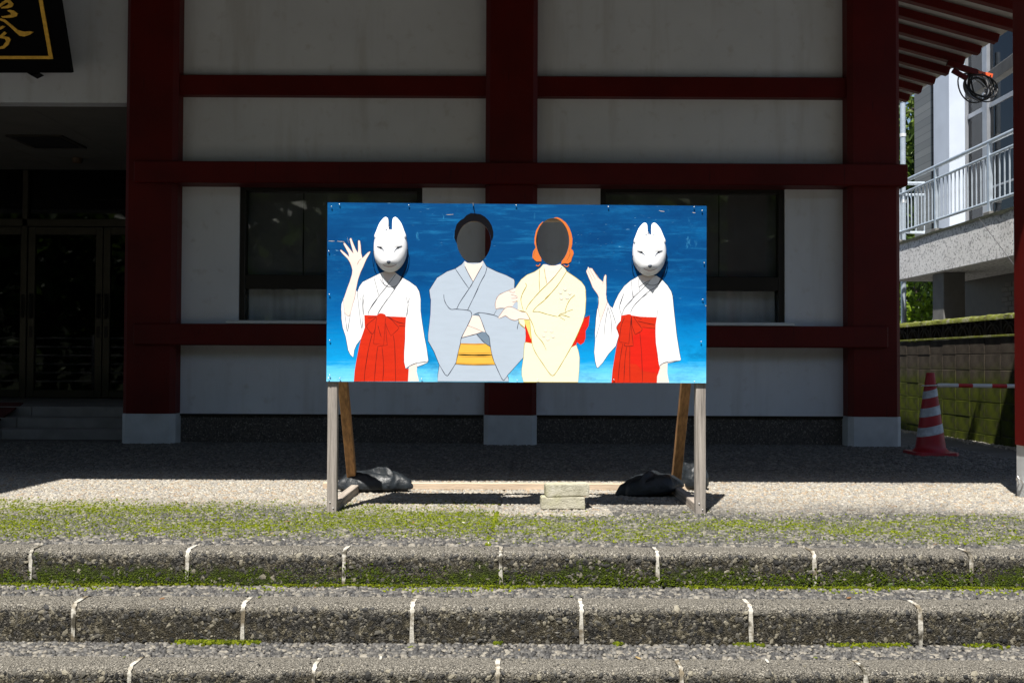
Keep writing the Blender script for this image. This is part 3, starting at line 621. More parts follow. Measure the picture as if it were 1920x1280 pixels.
c = t.mix(t.math('MULTIPLY', t.mask(fs1, 0.52, 0.70), t.math('ADD', 0.25, t.math('MULTIPLY', t.mask(ar, 0.42, 0.62), 0.6))), c, t.mix(0.42, c, lin(40, 140, 195)))
c = t.mix(t.math('MULTIPLY', t.mask(fs2, 0.62, 0.74), t.mask(ar, 0.5, 0.62)), c, t.mix(0.55, c, lin(70, 165, 210)))
c = t.mix(t.math('MULTIPLY', t.mask(t.noise(70, 4, t.mapc((0.4, 1, 2.5))), 0.66, 0.74), t.mask(t.noise(2.3, 3), 0.50, 0.62)), c, t.mix(0.7, c, lin(140, 195, 222)))
t.bump(fs1, 0.3, 0.002); BLUE = t.out(c, 0.6, 0.06)
panel = build('panel', panel_mesh(), [BLUE, PLY], board)
def paint(name, col, var=0.05): return basic('paint_'+name, col, 0.6, var, 9, 0.06, 70, spec=0.15, stretch=(1, 1, 5))
PM = {'white': paint('white', (0.78, 0.79, 0.80), 0.03), 'skin': paint('skin', (0.76, 0.66, 0.60), 0.03), 'red': paint('vermilion', (0.55, 0.022, 0.004), 0.08), 'red2': paint('scarlet', (0.60, 0.012, 0.004), 0.08),
      'blue': paint('grey_blue', (0.41, 0.48, 0.565), 0.03), 'dblue': paint('slate', (0.16, 0.22, 0.29)), 'yellow': paint('golden', (0.72, 0.42, 0.06)), 'cream': paint('cream', (0.79, 0.76, 0.55), 0.02), 'dcream': paint('lemon', (0.70, 0.58, 0.17)),
      'black': basic('paint_black', (0.006, 0.006, 0.008), 0.95, 0.1, 9, 0, spec=0.02), 'orange': paint('orange', (0.62, 0.16, 0.03)), 'pink': paint('pink', (0.78, 0.68, 0.58), 0.02), 'line': paint('ink', (0.02, 0.025, 0.045)), 'olive': paint('olive', (0.38, 0.28, 0.03)), 'rline': paint('dark_red', (0.10, 0.008, 0.006)), 'brown': paint('brown', (0.22, 0.08, 0.03)), 'bronze': paint('bronze', (0.50, 0.22, 0.03))}
MATN = list(PM); MATL = [PM[k] for k in MATN]
class Fig:
    def __init__(s): s.m = MB(); s.h = 0.0003
    def fill(s, mat, st, k=3, raw=None):
        P = raw or pts(st)
        P = smooth_line(P+[P[0]], k)[:-1] if k > 1 else P
        s.m.poly(P, lambda u, v: PB(u, v, s.h), MATN.index(mat)); s.h += 0.00007; return s
    def line(s, mat, st, wpx=1.1, k=4, raw=None):
        P = smooth_line(raw or pts(st), k); n = len(P); vs = []; fs = []
        for i, p in enumerate(P):
            a = P[max(i-1, 0)]; b = P[min(i+1, n-1)]; dx, dy = b[0]-a[0], b[1]-a[1]; l = math.hypot(dx, dy)+1e-6
            ww = wpx/2*(0.55+0.45*min(1, min(i, n-1-i)/3))*(1+0.25*math.sin(i*1.3))
            for sg in (1, -1): vs.append(PB(p[0]-dy/l*ww*sg, p[1]+dx/l*ww*sg, s.h))
        fs = [(2*i, 2*i+2, 2*i+3, 2*i+1) for i in range(n-1)]
        s.m.add(vs, fs, MATN.index(mat)); s.h += 0.00001; return s
    def done(s, label):
        me = build('painted_figure', s.m, MATL, panel, fix=False, label=label)
        return me
# --- left maiden
f = Fig()
f.fill('skin', 'B 1095,1000 1140,970 1215,950 1218,1020 1210,1090 1225,1150 1245,1236 1080,1236 1085,1100', 1)
w1 = 'A 555,770 500,795 430,830 320,885 280,940 255,1005 240,985 160,1150 92,1085 65,1150 60,1220 B 78,180 80,300 100,430 145,570 165,680 180,770 215,840 260,877 275,770 310,690 375,605 440,420 1040,300 1035,600 1020,800 1020,950 1045,1050 1110,1002 1210,962 1215,1020 1300,990 1370,958 1386,930 1360,730 1330,580 1290,330 1270,180 1270,0 A 1015,1080 1000,1000 965,940 880,880 800,835 720,780 645,790'
f.fill('white', w1, 1); f.line('line', w1, 0.8, 1)
f.fill('skin', 'A 555,775 600,870 618,885 660,840 722,778 640,735', 1)
hand = 'A 95,1080 135,960 165,880 190,800 197,745 185,700 165,650 140,610 85,555 52,515 50,503 62,500 110,540 158,585 150,545 120,490 88,430 95,416 108,420 150,470 190,520 208,545 200,510 180,440 163,375 172,360 184,362 210,430 235,490 262,535 265,500 264,395 275,385 288,395 297,450 303,540 318,600 345,570 380,535 405,520 414,525 400,555 370,605 345,660 325,710 300,760 285,800 265,860 250,930 240,985 225,1080 B 255,70 240,130 215,230 200,258 180,260 150,235 128,205 115,100 110,0'
f.fill('skin', hand, 1); f.line('brown', hand, 0.6, 1); f.line('brown', 'A 305,610 275,635 255,680', 0.7)
hk = 'B 425,245 600,250 680,235 750,262 1050,275 1040,430 1035,600 1020,800 1020,950 1045,1050 1090,1045 1085,1150 1078,1238 268,1238 280,1080 310,900 350,700 375,600 432,430'
f.fill('red', hk, 1)
f.fill('red', 'B 745,380 755,560 770,695 625,715 622,600', 1).line('rline', 'B 745,380 755,560 770,695 625,715 622,680', 0.9, 1)
f.fill('red', 'B 610,275 500,360 460,410 490,470 550,530 600,440', 1).line('rline', 'B 610,275 500,360 460,410 490,470 550,530 590,440', 0.9, 3)
f.fill('red', 'B 745,256 830,310 945,435 920,470 825,555 770,450', 1).line('rline', 'B 750,260 830,310 945,435 920,470 825,555 770,450 745,370', 0.9, 1)
f.fill('red', 'B 610,262 640,225 680,218 720,228 745,250 740,380 715,690 560,670 585,480 600,350', 2).line('rline', 'B 612,275 600,350 585,480 562,670 715,690 735,420 742,290', 0.9, 1)
for l in ('B 540,540 490,740 435,1080 425,1238', 'B 625,720 600,930 575,1238', 'B 690,715 715,1000 700,1238', 'B 860,545 880,700 890,1000 895,1238', 'B 770,260 900,340 1035,375', 'B 945,405 1035,410', 'B 480,290 600,270', 'B 630,400 650,480 680,575'): f.line('rline', l, 1.0)
for l in ('A 455,830 490,960 515,1055', 'A 545,790 560,870 590,940', 'A 720,790 640,900 515,1055 430,1170 390,1250', 'A 800,835 740,920 650,1050 540,1200 500,1270', 'A 610,880 640,900', 'A 845,1070 862,1140 882,1075', 'A 865,1150 855,1280', 'A 285,1070 305,1115', 'A 330,1040 320,1110 325,1280', 'A 255,1000 270,1150 285,1280', 'B 420,0 405,100 415,240', 'B 1085,80 1065,200 1055,270', 'B 480,240 500,170 620,0', 'B 620,240 680,140 770,0', 'B 130,210 150,350 170,490 195,360 215,240', 'B 340,100 360,270 385,440 400,360 405,280', 'B 1045,1050 1110,1002 1210,962 1340,945 1386,930', 'A 530,850 570,910 640,945 710,940 750,900'): f.line('line', l, 0.75)
f.done('painted maiden in white top and red pleated skirt with open hand raised')
# --- man in grey kimono
f = Fig()
km = 'C 572,780 540,820 450,880 345,915 210,1000 105,1165 120,1280 D 125,150 120,350 90,620 90,705 170,850 240,1025 220,1150 217,1243 1165,1245 1160,1190 1145,1165 1360,925 1375,870 1375,760 1395,700 1390,540 1300,450 1320,180 C 1240,1130 1245,1050 1235,1020 1130,965 1000,915 870,850 825,772 800,800 600,800'
f.fill('blue', km, 1).line('line', km, 0.9, 1)
f.fill('skin', 'C 575,776 610,800 650,815 700,821 750,815 790,800 822,772 810,840 690,1055 580,840', 1)
f.fill('skin', 'D 680,365 770,372 820,470 860,585 815,580 735,610 535,665 600,520 650,440 668,380', 1).line('brown', 'D 620,500 700,530 815,578', 0.7)
f.fill('dblue', 'D 735,610 815,580 865,590 905,660 918,775 850,735 785,670', 1).fill('dblue', 'D 690,355 740,338 765,345 770,372', 1)
f.fill('yellow', 'D 520,735 855,742 920,780 945,900 985,1020 700,1026 455,1010 490,860', 1)
f.line('bronze', 'D 522,742 700,748 850,745', 2.6).line('bronze', 'D 495,862 700,868 938,862', 1.2).line('black', 'D 492,886 700,894 943,890', 2.6).line('bronze', 'D 488,908 700,918 948,910', 1.3).line('bronze', 'D 460,1000 700,1010 978,1006', 1.6).line('line', 'D 455,1012 700,1026 985,1020', 0.9)
for l in ('D 300,85 305,150 335,220 390,280 470,280 620,295 660,315 672,360 668,385 620,490 535,660 520,740 490,860 465,980 450,1015 360,1155 335,1162 310,1140 240,1020', 'D 690,360 740,335 800,328 960,358 1025,385', 'D 760,345 800,430 860,590 905,655 920,780 950,920 985,1015 1060,1180 1085,1220 1105,1222 1150,1165', 'D 470,280 520,180 640,0', 'D 615,295 680,160 760,0', 'C 545,1280 640,1140 690,1055 810,840', 'C 690,1280 790,1060 850,950 875,860', 'C 450,875 540,1010 635,1145', 'C 580,845 620,930 690,1055', 'D 1300,450 1285,500 1278,550', 'D 535,662 640,635 735,610 815,580', 'D 735,612 785,670 850,735 918,778'): f.line('line', l, 1.0)
f.fill('black', 'C 465,530 440,470 445,380 470,290 520,235 565,210 600,170 660,140 720,145 790,155 850,190 900,240 940,310 960,390 958,450 942,500', 1, raw=pts('C 465,530 440,470 445,380 470,290 520,235 565,210 600,170 660,140 720,145 790,155 850,190 900,240 940,310 960,390 958,450 942,500')+[(888.7+32.4*math.cos(a), 454.6+40.25*math.sin(a)) for a in [R(-5-3.6*i) for i in range(50)]])
f.line('black', 'C 690,40 705,90 715,150', 1.0)
f.done('painted man in grey kimono with yellow sash and black hair around the face hole')
# --- woman in cream kimono
f = Fig()
f.fill('red2', 'F 1155,600 1235,420 1255,390 1320,365 1305,500 1265,570 1265,660 1245,720 1200,755 1150,720 1140,760 1060,800 1080,740', 1).line('rline', 'F 1145,640 1145,720', 0.8).line('rline', 'F 1255,405 1310,370', 2.0)
f.fill('red2', 'F 440,440 480,470 560,690 556,745 460,720 470,600', 1)
kw_ = 'E 742,795 700,845 620,900 510,945 430,1010 375,1090 330,1160 F 350,100 360,290 370,400 385,470 455,530 458,470 545,680 552,735 468,720 450,740 440,910 415,1080 415,1160 440,1252 1165,1254 1180,1080 1185,930 1170,840 1140,755 1072,790 1155,620 1230,440 1260,330 1270,150 1265,40 E 1345,1180 1330,1110 1280,1040 1200,980 1075,895 1050,850 985,795 950,812 800,812'
f.fill('cream', kw_, 1).line('olive', kw_, 0.8, 1)
f.fill('dcream', 'F 445,420 515,425 540,655 535,680 460,475', 1)
f.fill('skin', 'E 745,795 757,860 795,1080 900,970 1005,835 985,790 950,800 912,812 875,816 830,812 785,795', 1)
f.fill('blue', 'F 285,245 362,180 362,290 300,262', 1)
f.fill('skin', 'F 310,5 170,60 110,95 75,150 60,220 70,285 110,275 185,268 230,245 290,245 310,210 345,180 365,150 365,115 350,95 330,50 350,0', 2)
fa = 'F 100,395 150,320 190,270 240,247 300,260 380,300 430,320 475,325 510,385 515,420 440,415 380,410 340,430 290,425 240,400 200,370 160,385 115,405'
f.fill('skin', fa, 1).line('brown', fa, 0.7, 2).line('brown', 'F 310,5 170,60 110,95 75,150 60,220 72,285', 0.7)
f.line('line', 'F 72,285 105,270 190,268', 0.9).line('line', 'F 40,358 75,300', 0.9).line('brown', 'F 270,88 320,100 362,118', 0.7).line('brown', 'F 275,138 330,135 360,130', 0.7).line('brown', 'F 290,185 330,180 350,165', 0.7).line('brown', 'F 240,35 290,60 330,50', 0.6)
for l in ('F 470,290 500,230 570,140 700,0', 'F 560,310 620,240 740,140 860,0', 'F 560,315 640,315 760,350 890,380', 'F 900,380 930,345 1010,330', 'F 905,375 960,360 1060,390', 'F 920,385 990,425', 'F 990,310 1020,220 1060,150 1125,90', 'F 990,320 1095,285', 'F 460,0 410,110 405,180 435,300', 'F 475,325 520,400 570,510 600,610 690,720 740,825', 'F 520,420 540,640 560,770 610,880 690,1000 780,1130 830,1165 880,1110 960,980 1070,790 1155,620 1240,420', 'E 690,860 685,1000 690,1170', 'E 755,850 770,950 795,1080', 'E 610,1270 690,1180 795,1080 900,970 1005,835', 'E 765,1280 880,1170 980,1040 1070,895', 'E 430,1270 450,1200 505,1100 490,1060', 'F 375,405 385,470 455,535', 'F 380,300 440,310 475,325'): f.line('olive', l, 1.0)
for cx, cy in ((730, 565), (810, 570), (705, 630), (830, 640), (760, 675), (930, 55), (1050, 65), (1015, 125), (940, 130), (990, 12)):
    px_, py_ = 920+cx*.14065, 540+cy*.14065
    f.fill('pink', '', 1, raw=[(px_+3.6*math.cos(a)*(1+0.2*math.sin(2*a)), py_+3.2*math.sin(a)) for a in [k*math.pi/5 for k in range(10)]])
f.fill('orange', 'E 740,190 690,235 640,320 620,420 618,500 635,560 600,610 590,660 590,700 625,740 ', 1, raw=pts('E 740,190 690,235 640,320 620,420 618,500 635,560 600,610 590,660 590,700 625,740 650,755 715,754')+[(1036.2+31.15*math.cos(a)*(1-0.07*max(0, math.sin(a))), 453.1+44.3*math.sin(a)) for a in [R(136+3*i) for i in range(34)]])
f.fill('orange', 'E 890,136 940,132 990,152 1060,205 1110,280 1140,360 1155,440 1150,520 1135,575 1165,605 1170,650 1145,710 1135,755 ', 1, raw=pts('E 890,138 940,132 990,152 1060,205 1110,280 1140,360 1155,440 1150,520 1135,575 1165,605 1170,650 1145,710 1135,755 1095,785 1050,780 995,792')+[(1036.2+31.15*math.cos(a)*(1-0.07*max(0, math.sin(a))), 453.1+44.3*math.sin(a)) for a in [R(55-4.5*i) for i in range(32)]])
f.line('orange', 'E 640,805 660,818 685,810 700,785', 1.8).line('orange', 'E 1030,805 1070,828 1095,815 1105,798', 1.8).line('brown', 'E 1105,590 1120,640 1100,700 1075,740', 0.8).line('brown', 'E 625,600 605,670', 0.8)
f.done('painted woman in cream kimono with orange hair around the face hole')
# --- right maiden
f = Fig()
w4 = 'G 770,900 720,930 650,970 570,1040 500,1140 450,1240 H 440,205 400,170 365,110 300,200 225,210 205,350 190,560 195,660 180,830 195,960 215,1040 235,1050 300,980 380,860 490,740 530,600 600,320 1050,340 1045,560 1050,700 1075,860 1085,950 1100,1025 1150,985 1220,965 1225,985 1390,948 1408,935 1390,850 1350,600 1310,250 1285,0 G 1225,1200 1200,1110 1150,1030 1070,945 1000,900 900,925'
f.fill('skin', 'H 1150,980 1220,955 1215,1060 1215,1130 1240,1260 1065,1260 1070,1170 1110,1050 1100,1020', 1)
f.fill('white', w4, 1).line('line', w4, 0.8, 1)
f.fill('skin', 'G 775,900 800,960 850,985 915,965 985,905 900,870', 1)
hd = 'G 90,782 110,800 130,800 150,810 190,870 240,940 290,985 300,920 315,890 328,888 335,905 332,970 335,1060 330,1150 345,1240 H 355,60 370,120 330,230 270,400 250,300 235,200 245,130 240,50 G 235,1200 215,1150 150,1060 120,980 90,910 65,850 70,825 80,815'
f.fill('skin', hd, 1).line('brown', hd, 0.6, 1)
for l in ('G 105,800 185,950', 'G 82,825 150,965', 'G 150,815 225,935', 'G 290,985 285,1015'): f.line('brown', l, 0.7)
f.fill('red', 'H 562,312 630,300 670,294 710,310 850,330 1065,337 1050,440 1045,560 1050,700 1075,860 1085,950 1100,1025 1112,1045 1070,1170 1065,1260 425,1260 440,1080 490,780 530,600 495,480 555,390', 1)
f.fill('red2', 'H 690,745 735,740 722,600 760,580 825,545 865,490 1045,497 1050,700 1075,860 1095,1025 1108,1050 1085,1130 860,1090 780,1000 690,990', 1)
f.fill('red', 'H 705,320 700,500 735,740 615,742 615,600', 1).fill('red', 'H 735,330 860,500 840,535 760,580 715,450 710,330', 1)
f.fill('red', 'H 630,300 670,292 700,302 708,330 690,480 672,710 535,680 560,470 610,340', 2)
for l in ('H 610,340 560,470 537,680', 'H 537,680 670,710', 'H 670,710 690,480 705,320', 'H 705,330 708,500 735,740', 'H 735,740 615,742 615,705', 'H 735,330 800,420 860,500', 'H 860,500 840,535 760,580', 'H 760,580 715,450 710,330', 'H 800,390 920,420 1035,440', 'H 860,475 1040,495', 'H 740,330 850,360', 'H 585,705 545,950 515,1260', 'H 640,745 615,950 600,1260', 'H 685,745 683,1000 686,1260', 'H 825,545 850,850 865,1260', 'H 555,390 495,480 540,560'): f.line('rline', l, 0.95)
for l in ('H 600,0 545,150 545,230 570,305', 'H 580,300 600,220 680,120 790,0', 'H 695,270 730,190 830,80 935,0', 'H 725,60 715,0', 'G 670,965 675,1090 690,1195 620,1280', 'G 690,1190 800,1090 920,960', 'G 730,1270 870,1130 980,1060 1080,955', 'G 770,910 765,1010 775,1105', 'G 765,1055 840,1000 915,965', 'H 375,190 335,420 330,580', 'H 380,200 420,370 430,580', 'H 400,180 445,290 490,435', 'H 270,400 205,630', 'H 1075,235 1065,335', 'G 565,1140 520,1280', 'H 1100,1025 1150,985 1220,965 1380,945', 'G 850,1000 930,1030 1010,1015 1080,940'): f.line('line', l, 0.75)
f.done('painted maiden in white top and red pleated skirt with palm held up')
# screws
SCR = [(600+a*.27347, 370+b*.27347) for a, b in ((135, 48), (80, 65), (610, 55), (62, 370), (65, 665), (68, 980), (68, 1218), (60, 1238), (137, 1238), (697, 1243), (1345, 55))]
SCR += [(960+a*.27338, 370+b*.27338) for a, b in ((28, 55), (660, 67), (1247, 68), (1302, 92), (1317, 450), (1307, 700), (1295, 990), (1250, 1262), (177, 1250), (35, 1252), (697, 1248))]
sm = None
for p in SCR:
    c = PB(*p, off=0.006)
    if sm is None:
        o = build('screw', MB().lathe([(0.0001, 0.004), (0.002, 0.0035), (0.0033, 0.0015), (0.0035, 0)], (0, 0, 0), 10), STEEL, panel, smooth=True); sm = o.data; o.location = c; o.rotation_euler = (math.pi/2, 0, 0)
    else: place('screw', sm, c, panel, rot=(math.pi/2, 0, 0))
build('hook', MB().tube([PB(887.3, 381, 0.004), PB(887.3, 383, 0.012), PB(887.5, 386, 0.010), PB(887.6, 387, 0.003)], 0.0022, 6), STEEL, panel)
build('hook_wire', MB().tube([PB(887.6, 386, 0.008), PB(889, 393, 0.004), PB(890.5, 401, 0.004)], 0.0014, 6), PM['black'], panel)
# scraped scratches through the paint
sc_ = MB()
for (a, b, ww) in (((616, 451.5), (627, 451.8), 0.9), ((632, 452), (646, 453), 0.8), ((651, 445), (654, 456), 0.9), ((837, 402.5), (850, 401.8), 0.7), ((1298, 398), (1304, 399), 0.8), ((1322.5, 572), (1324.5, 573), 1.5), ((1316, 560), (1316.6, 563), 1.2), ((1236, 395), (1246, 396.5), 0.7)):
    sc_.prism([(a[0], a[1]), (b[0], b[1]), (b[0], b[1]+ww*0.6), ((a[0]+b[0])/2, (a[1]+b[1])/2+ww), (a[0], a[1]+ww*0.6)], lambda u, v: PB(u, v, 0.0005), lambda u, v: PB(u, v, 0.0001))
build('scratch', sc_, basic('bare_ply', (0.62, 0.55, 0.46), 0.8), panel)
# timber stand
yb1 = YB+TH+0.001; ptop = 1.46
for sx, (xa, xb) in ((-1, (at(612.5, 960, YB+TH).x, at(630.5, 960, YB+TH).x)), (1, (at(1304.5, 962, YB+TH).x, at(1323.5, 962, YB+TH).x))):
    build('post', B(xa, xb, yb1, yb1+0.044, 0.0, ptop, 0.002), WOOD, board)
    ff = MB()
    for q in (0.03, 0.055): pass
    build('foot', B(xa+0.002, xb-0.001, yb1+0.0445, 5.80, 0.002, 0.047, 0.003), WOODH, board)
    xo = -0.02 if sx < 0 else 0.005
    lx = (xa+xb)/2+xo
    if sx < 0: p0, p1 = at(661, 905, 5.72), at(643, 716, 5.39)
    else: p0, p1 = at(1267, 905, 5.72), at(1286, 716, 5.39)
    p0.z = 0.049; dd = (p1-p0); p2 = p0+dd*(1.0-p0.z)/dd.z
    build('back_leg', MB().bar(p0, p2, 0.05, 0.044, 0.003, up=(0, 1, 0)), WOODB, board)
    for q in (0.022, 0.05):
        place('screw', sm, ((xa+xb)/2+0.008*(1 if q < 0.03 else -1), yb1-0.0005, q), board, rot=(math.pi/2, 0, 0))
build('cross_plank', B(at(672, 917, 5.81).x-0.2, at(1262, 917, 5.81).x+0.12, 5.802, 5.83, 0.002, 0.04, 0.003), WOODX, board)
build('top_rail', B(-0.83, 0.87, yb1, yb1+0.03, 1.40, 1.44, 0.003), WOODX, board)
build('bottom_rail', B(-0.83, 0.87, yb1, yb1+0.03, 0.66, 0.70, 0.003), WOODX, board)

# ------------------------------------------------------------------ fox masks hung on the board
t = NT('mask_white'); MASKW = t.out(t.ramp(t.noise(14, 4), [(0.3, (0.76, 0.77, 0.79)), (0.7, (0.80, 0.81, 0.82))]), 0.5, 0.25)
MASKG = basic('mask_ear_grey', (0.58, 0.63, 0.70), 0.6, 0.06, 40, 0); MASKN = basic('mask_nose_grey', (0.10, 0.12, 0.16), 0.5, 0.1); MASKM = basic('mask_mouth', (0.34, 0.20, 0.22), 0.6, 0.1)
FO = [(635, 262), (570, 275), (505, 302), (474, 350), (460, 410), (455, 480), (458, 560), (475, 630), (510, 690), (550, 735), (600, 765), (645, 775), (700, 765), (755, 735), (810, 670), (845, 590), (860, 500), (855, 410), (841, 350), (808, 302), (745, 275), (693, 262)]
FC = (657, 500)
def mask_h(x, y, r):
    h = 0.036*max(0.0, 1-r**3.4)**0.55
    h += 0.015*math.exp(-((x-648)/85)**2-((y-650)/75)**2)
    yc = 712-0.0016*(x-648)**2; tt = min(1, max(0, (y-yc)/26)); h -= 0.013*tt*tt*(3-2*tt)*(1 if r < 0.97 else 0)*min(1, (1-r)*6)
    for ex, ey in ((552, 500), (752, 498)): h -= 0.003*math.exp(-((x-ex)/45)**2-((y-ey)/28)**2)
    return max(h, 0)
def fox_mask(ax, ay, sx, sy, label, lean):
    """ax, ay: photograph position of the mask centre; sx, sy: photograph units per drawing unit"""
    g = lambda x, y, d=0.0: PB(ax+(x-FC[0])*sx, ay+(y-FC[1])*sy, 0.009+d)
    root = thing('fox_mask', label, 'mask', g(657, 775)); outl = smooth_line(FO+[FO[0]], 4)[:-1]; n = len(outl); K = 18
    rim = lambda a: outl[a]
    m = MB(); vs = [g(FC[0], FC[1], mask_h(*FC, 0))]
    for i in range(1, K+1):
        r = i/K
        for (ox, oy) in outl:
            x = FC[0]+(ox-FC[0])*r; y = FC[1]+(oy-FC[1])*r; vs.append(g(x, y, mask_h(x, y, r)))
    vs += [g(ox, oy, -0.004) for ox, oy in outl]
    fs = [(0, 1+j, 1+(j+1) % n) for j in range(n)]+[(1+(i-1)*n+j, 1+i*n+j, 1+i*n+(j+1) % n, 1+(i-1)*n+(j+1) % n) for i in range(1, K+1) for j in range(n)]
    m.add(vs, fs); face = build('face', m, MASKW, root, smooth=True)
    def rr(x, y):                                    # radial fraction of a drawing point
        a = math.atan2(y-FC[1], x-FC[0]); best = min(outl, key=lambda o: abs((math.atan2(o[1]-FC[1], o[0]-FC[0])-a+math.pi) % (2*math.pi)-math.pi))
        return math.hypot(x-FC[0], y-FC[1])/math.hypot(best[0]-FC[0], best[1]-FC[1])
    onf = lambda x, y, e=0.0012: g(x, y, mask_h(x, y, min(rr(x, y), 1))+e)
    EL = [(634, 275), (634, 180), (626, 130), (600, 113), (570, 130), (525, 190), (490, 280), (468, 350), (500, 400), (560, 420), (625, 380)]
    for mirr in (0, 1):
        E = [((1313-x) if mirr else x, y) for x, y in EL]; E = smooth_line(E+[E[0]], 4)[:-1]
        cx = 570 if not mirr else 743; cyy = 270; n2 = len(E); m = MB(); vs = []
        for i in range(0, 9):
            r = 1-i/8
            for (ox, oy) in E:
                x = cx+(ox-cx)*r; y = cyy+(oy-cyy)*r; low = max(0, min(1, (oy-120)/220))
                vs.append(g(x, y, 0.003+0.013*low+0.006*(1-r**3)))
        vs += [g(ox, oy, -0.004) for ox, oy in E]
        fs = [(i*n2+j, i*n2+(j+1) % n2, (i+1)*n2+(j+1) % n2, (i+1)*n2+j) for i in range(8) for j in range(n2)]+[(9*n2+j, 9*n2+(j+1) % n2, (j+1) % n2, j) for j in range(n2)]
        m.add(vs, fs); ear = build('ear', m, MASKW, root, smooth=True)
        I = [(606, 150), (618, 190), (620, 262), (570, 285), (522, 312), (545, 245), (575, 185)]; I = [((1313-x) if mirr else x, y) for x, y in I]
        m = MB(); m.poly(I, lambda u, v: g(u, v, 0.0098+0.013*max(0, min(1, (v-120)/220)))); build('inner_ear', m, MASKG, ear, fix=False)
    m = MB()
    for E in ([(500, 468), (526, 480), (552, 490), (578, 512), (594, 535), (603, 562)], [(806, 464), (782, 476), (755, 488), (728, 512), (712, 535), (702, 560)]):
        E = smooth_line(E, 5); n3 = len(E)
        up = [onf(x, y-10*math.sin(math.pi*(i/(n3-1))**0.8)) for i, (x, y) in enumerate(E)]; dn = [onf(x, y+8*math.sin(math.pi*(i/(n3-1))**0.8)+1) for i, (x, y) in enumerate(E)]
        m.add(up+dn, [(i, i+1, n3+i+1, n3+i) for i in range(n3-1)])
    build('eye', m, MASKN, face, fix=False)
    m = MB()
    for ex, ey in ((550, 488), (756, 486)): m.add([onf(ex, ey, 0.002)]+[onf(ex+12*math.cos(k*math.pi/5), ey+11*math.sin(k*math.pi/5), 0.0016) for k in range(10)], [(0, 1+k, 1+(k+1) % 10) for k in range(10)])
    build('pupil', m, PM['black'], face, fix=False)
    NP = smooth_line([(624, 652), (648, 643), (671, 651), (668, 670), (648, 686), (629, 671), (624, 652)], 3)[:-1]
    m = MB(); m.add([onf(648, 662, 0.006)]+[onf(x, y, 0.0012) for x, y in NP], [(0, 1+k, 1+(k+1) % len(NP)) for k in range(len(NP))]); build('nose', m, MASKN, face, fix=False, smooth=True)
    MPt = smooth_line([(578, 688), (605, 706), (640, 716), (672, 714), (705, 704), (738, 684)], 4); n4 = len(MPt)
    m = MB(); m.add([onf(x, y-2.5, 0.0016) for x, y in MPt]+[onf(x, y+3.5, 0.0016) for x, y in MPt], [(i, i+1, n4+i+1, n4+i) for i in range(n4-1)]); build('mouth', m, MASKM, face, fix=False)
    build('hanging_hook', MB().tube([g(640, 225, -0.008), g(640, 232, 0.015), g(641, 262, 0.030), g(642, 300, 0.037)], 0.0016, 6), STEEL, root)
    hg = lambda *q: MB().tube([g(*p) for p in smooth3(q)], 0.0011, 6)
    build('string', hg((458, 520, 0.006), (446, 600, 0.004), (452, 680, 0.004), (478, 775, -0.008), (530, 850, -0.01), (600, 920, -0.01), (680, 950, -0.01), (745, 900, -0.01), (800, 820, -0.006), (845, 720, 0.0), (868, 600, 0.004), (862, 500, 0.006)), PM['black'], root)
    build('string', hg((860, 500, 0.004), (872, 560, 0.002), (850, 690, 0.0), (800, 800, -0.006), (760, 880, -0.01), (700, 960, -0.01)), PM['black'], root)
    return root
def smooth3(Q):
    o = []; P = list(Q)
    for i in range(len(P)-1):
        p0 = P[max(i-1, 0)]; p1 = P[i]; p2 = P[i+1]; p3 = P[min(i+2, len(P)-1)]
        for j in range(4):
            u = j/4; o.append(tuple(0.5*((2*p1[c])+(-p0[c]+p2[c])*u+(2*p0[c]-5*p1[c]+4*p2[c]-p3[c])*u*u+(-p0[c]+3*p1[c]-3*p2[c]+p3[c])*u**3) for c in (0, 1, 2)))
    return o+[P[-1]]
s0 = 0.15625
fox_mask(630+657*s0, 390+500*s0, s0, s0, 'white fox mask above the painted maiden with the open raised hand', 0)
fox_mask(1090+904*.14065, 390+615*.14065, 0.1560, 0.1405*1.07, 'white fox mask above the painted maiden beside the cream kimono', 0)

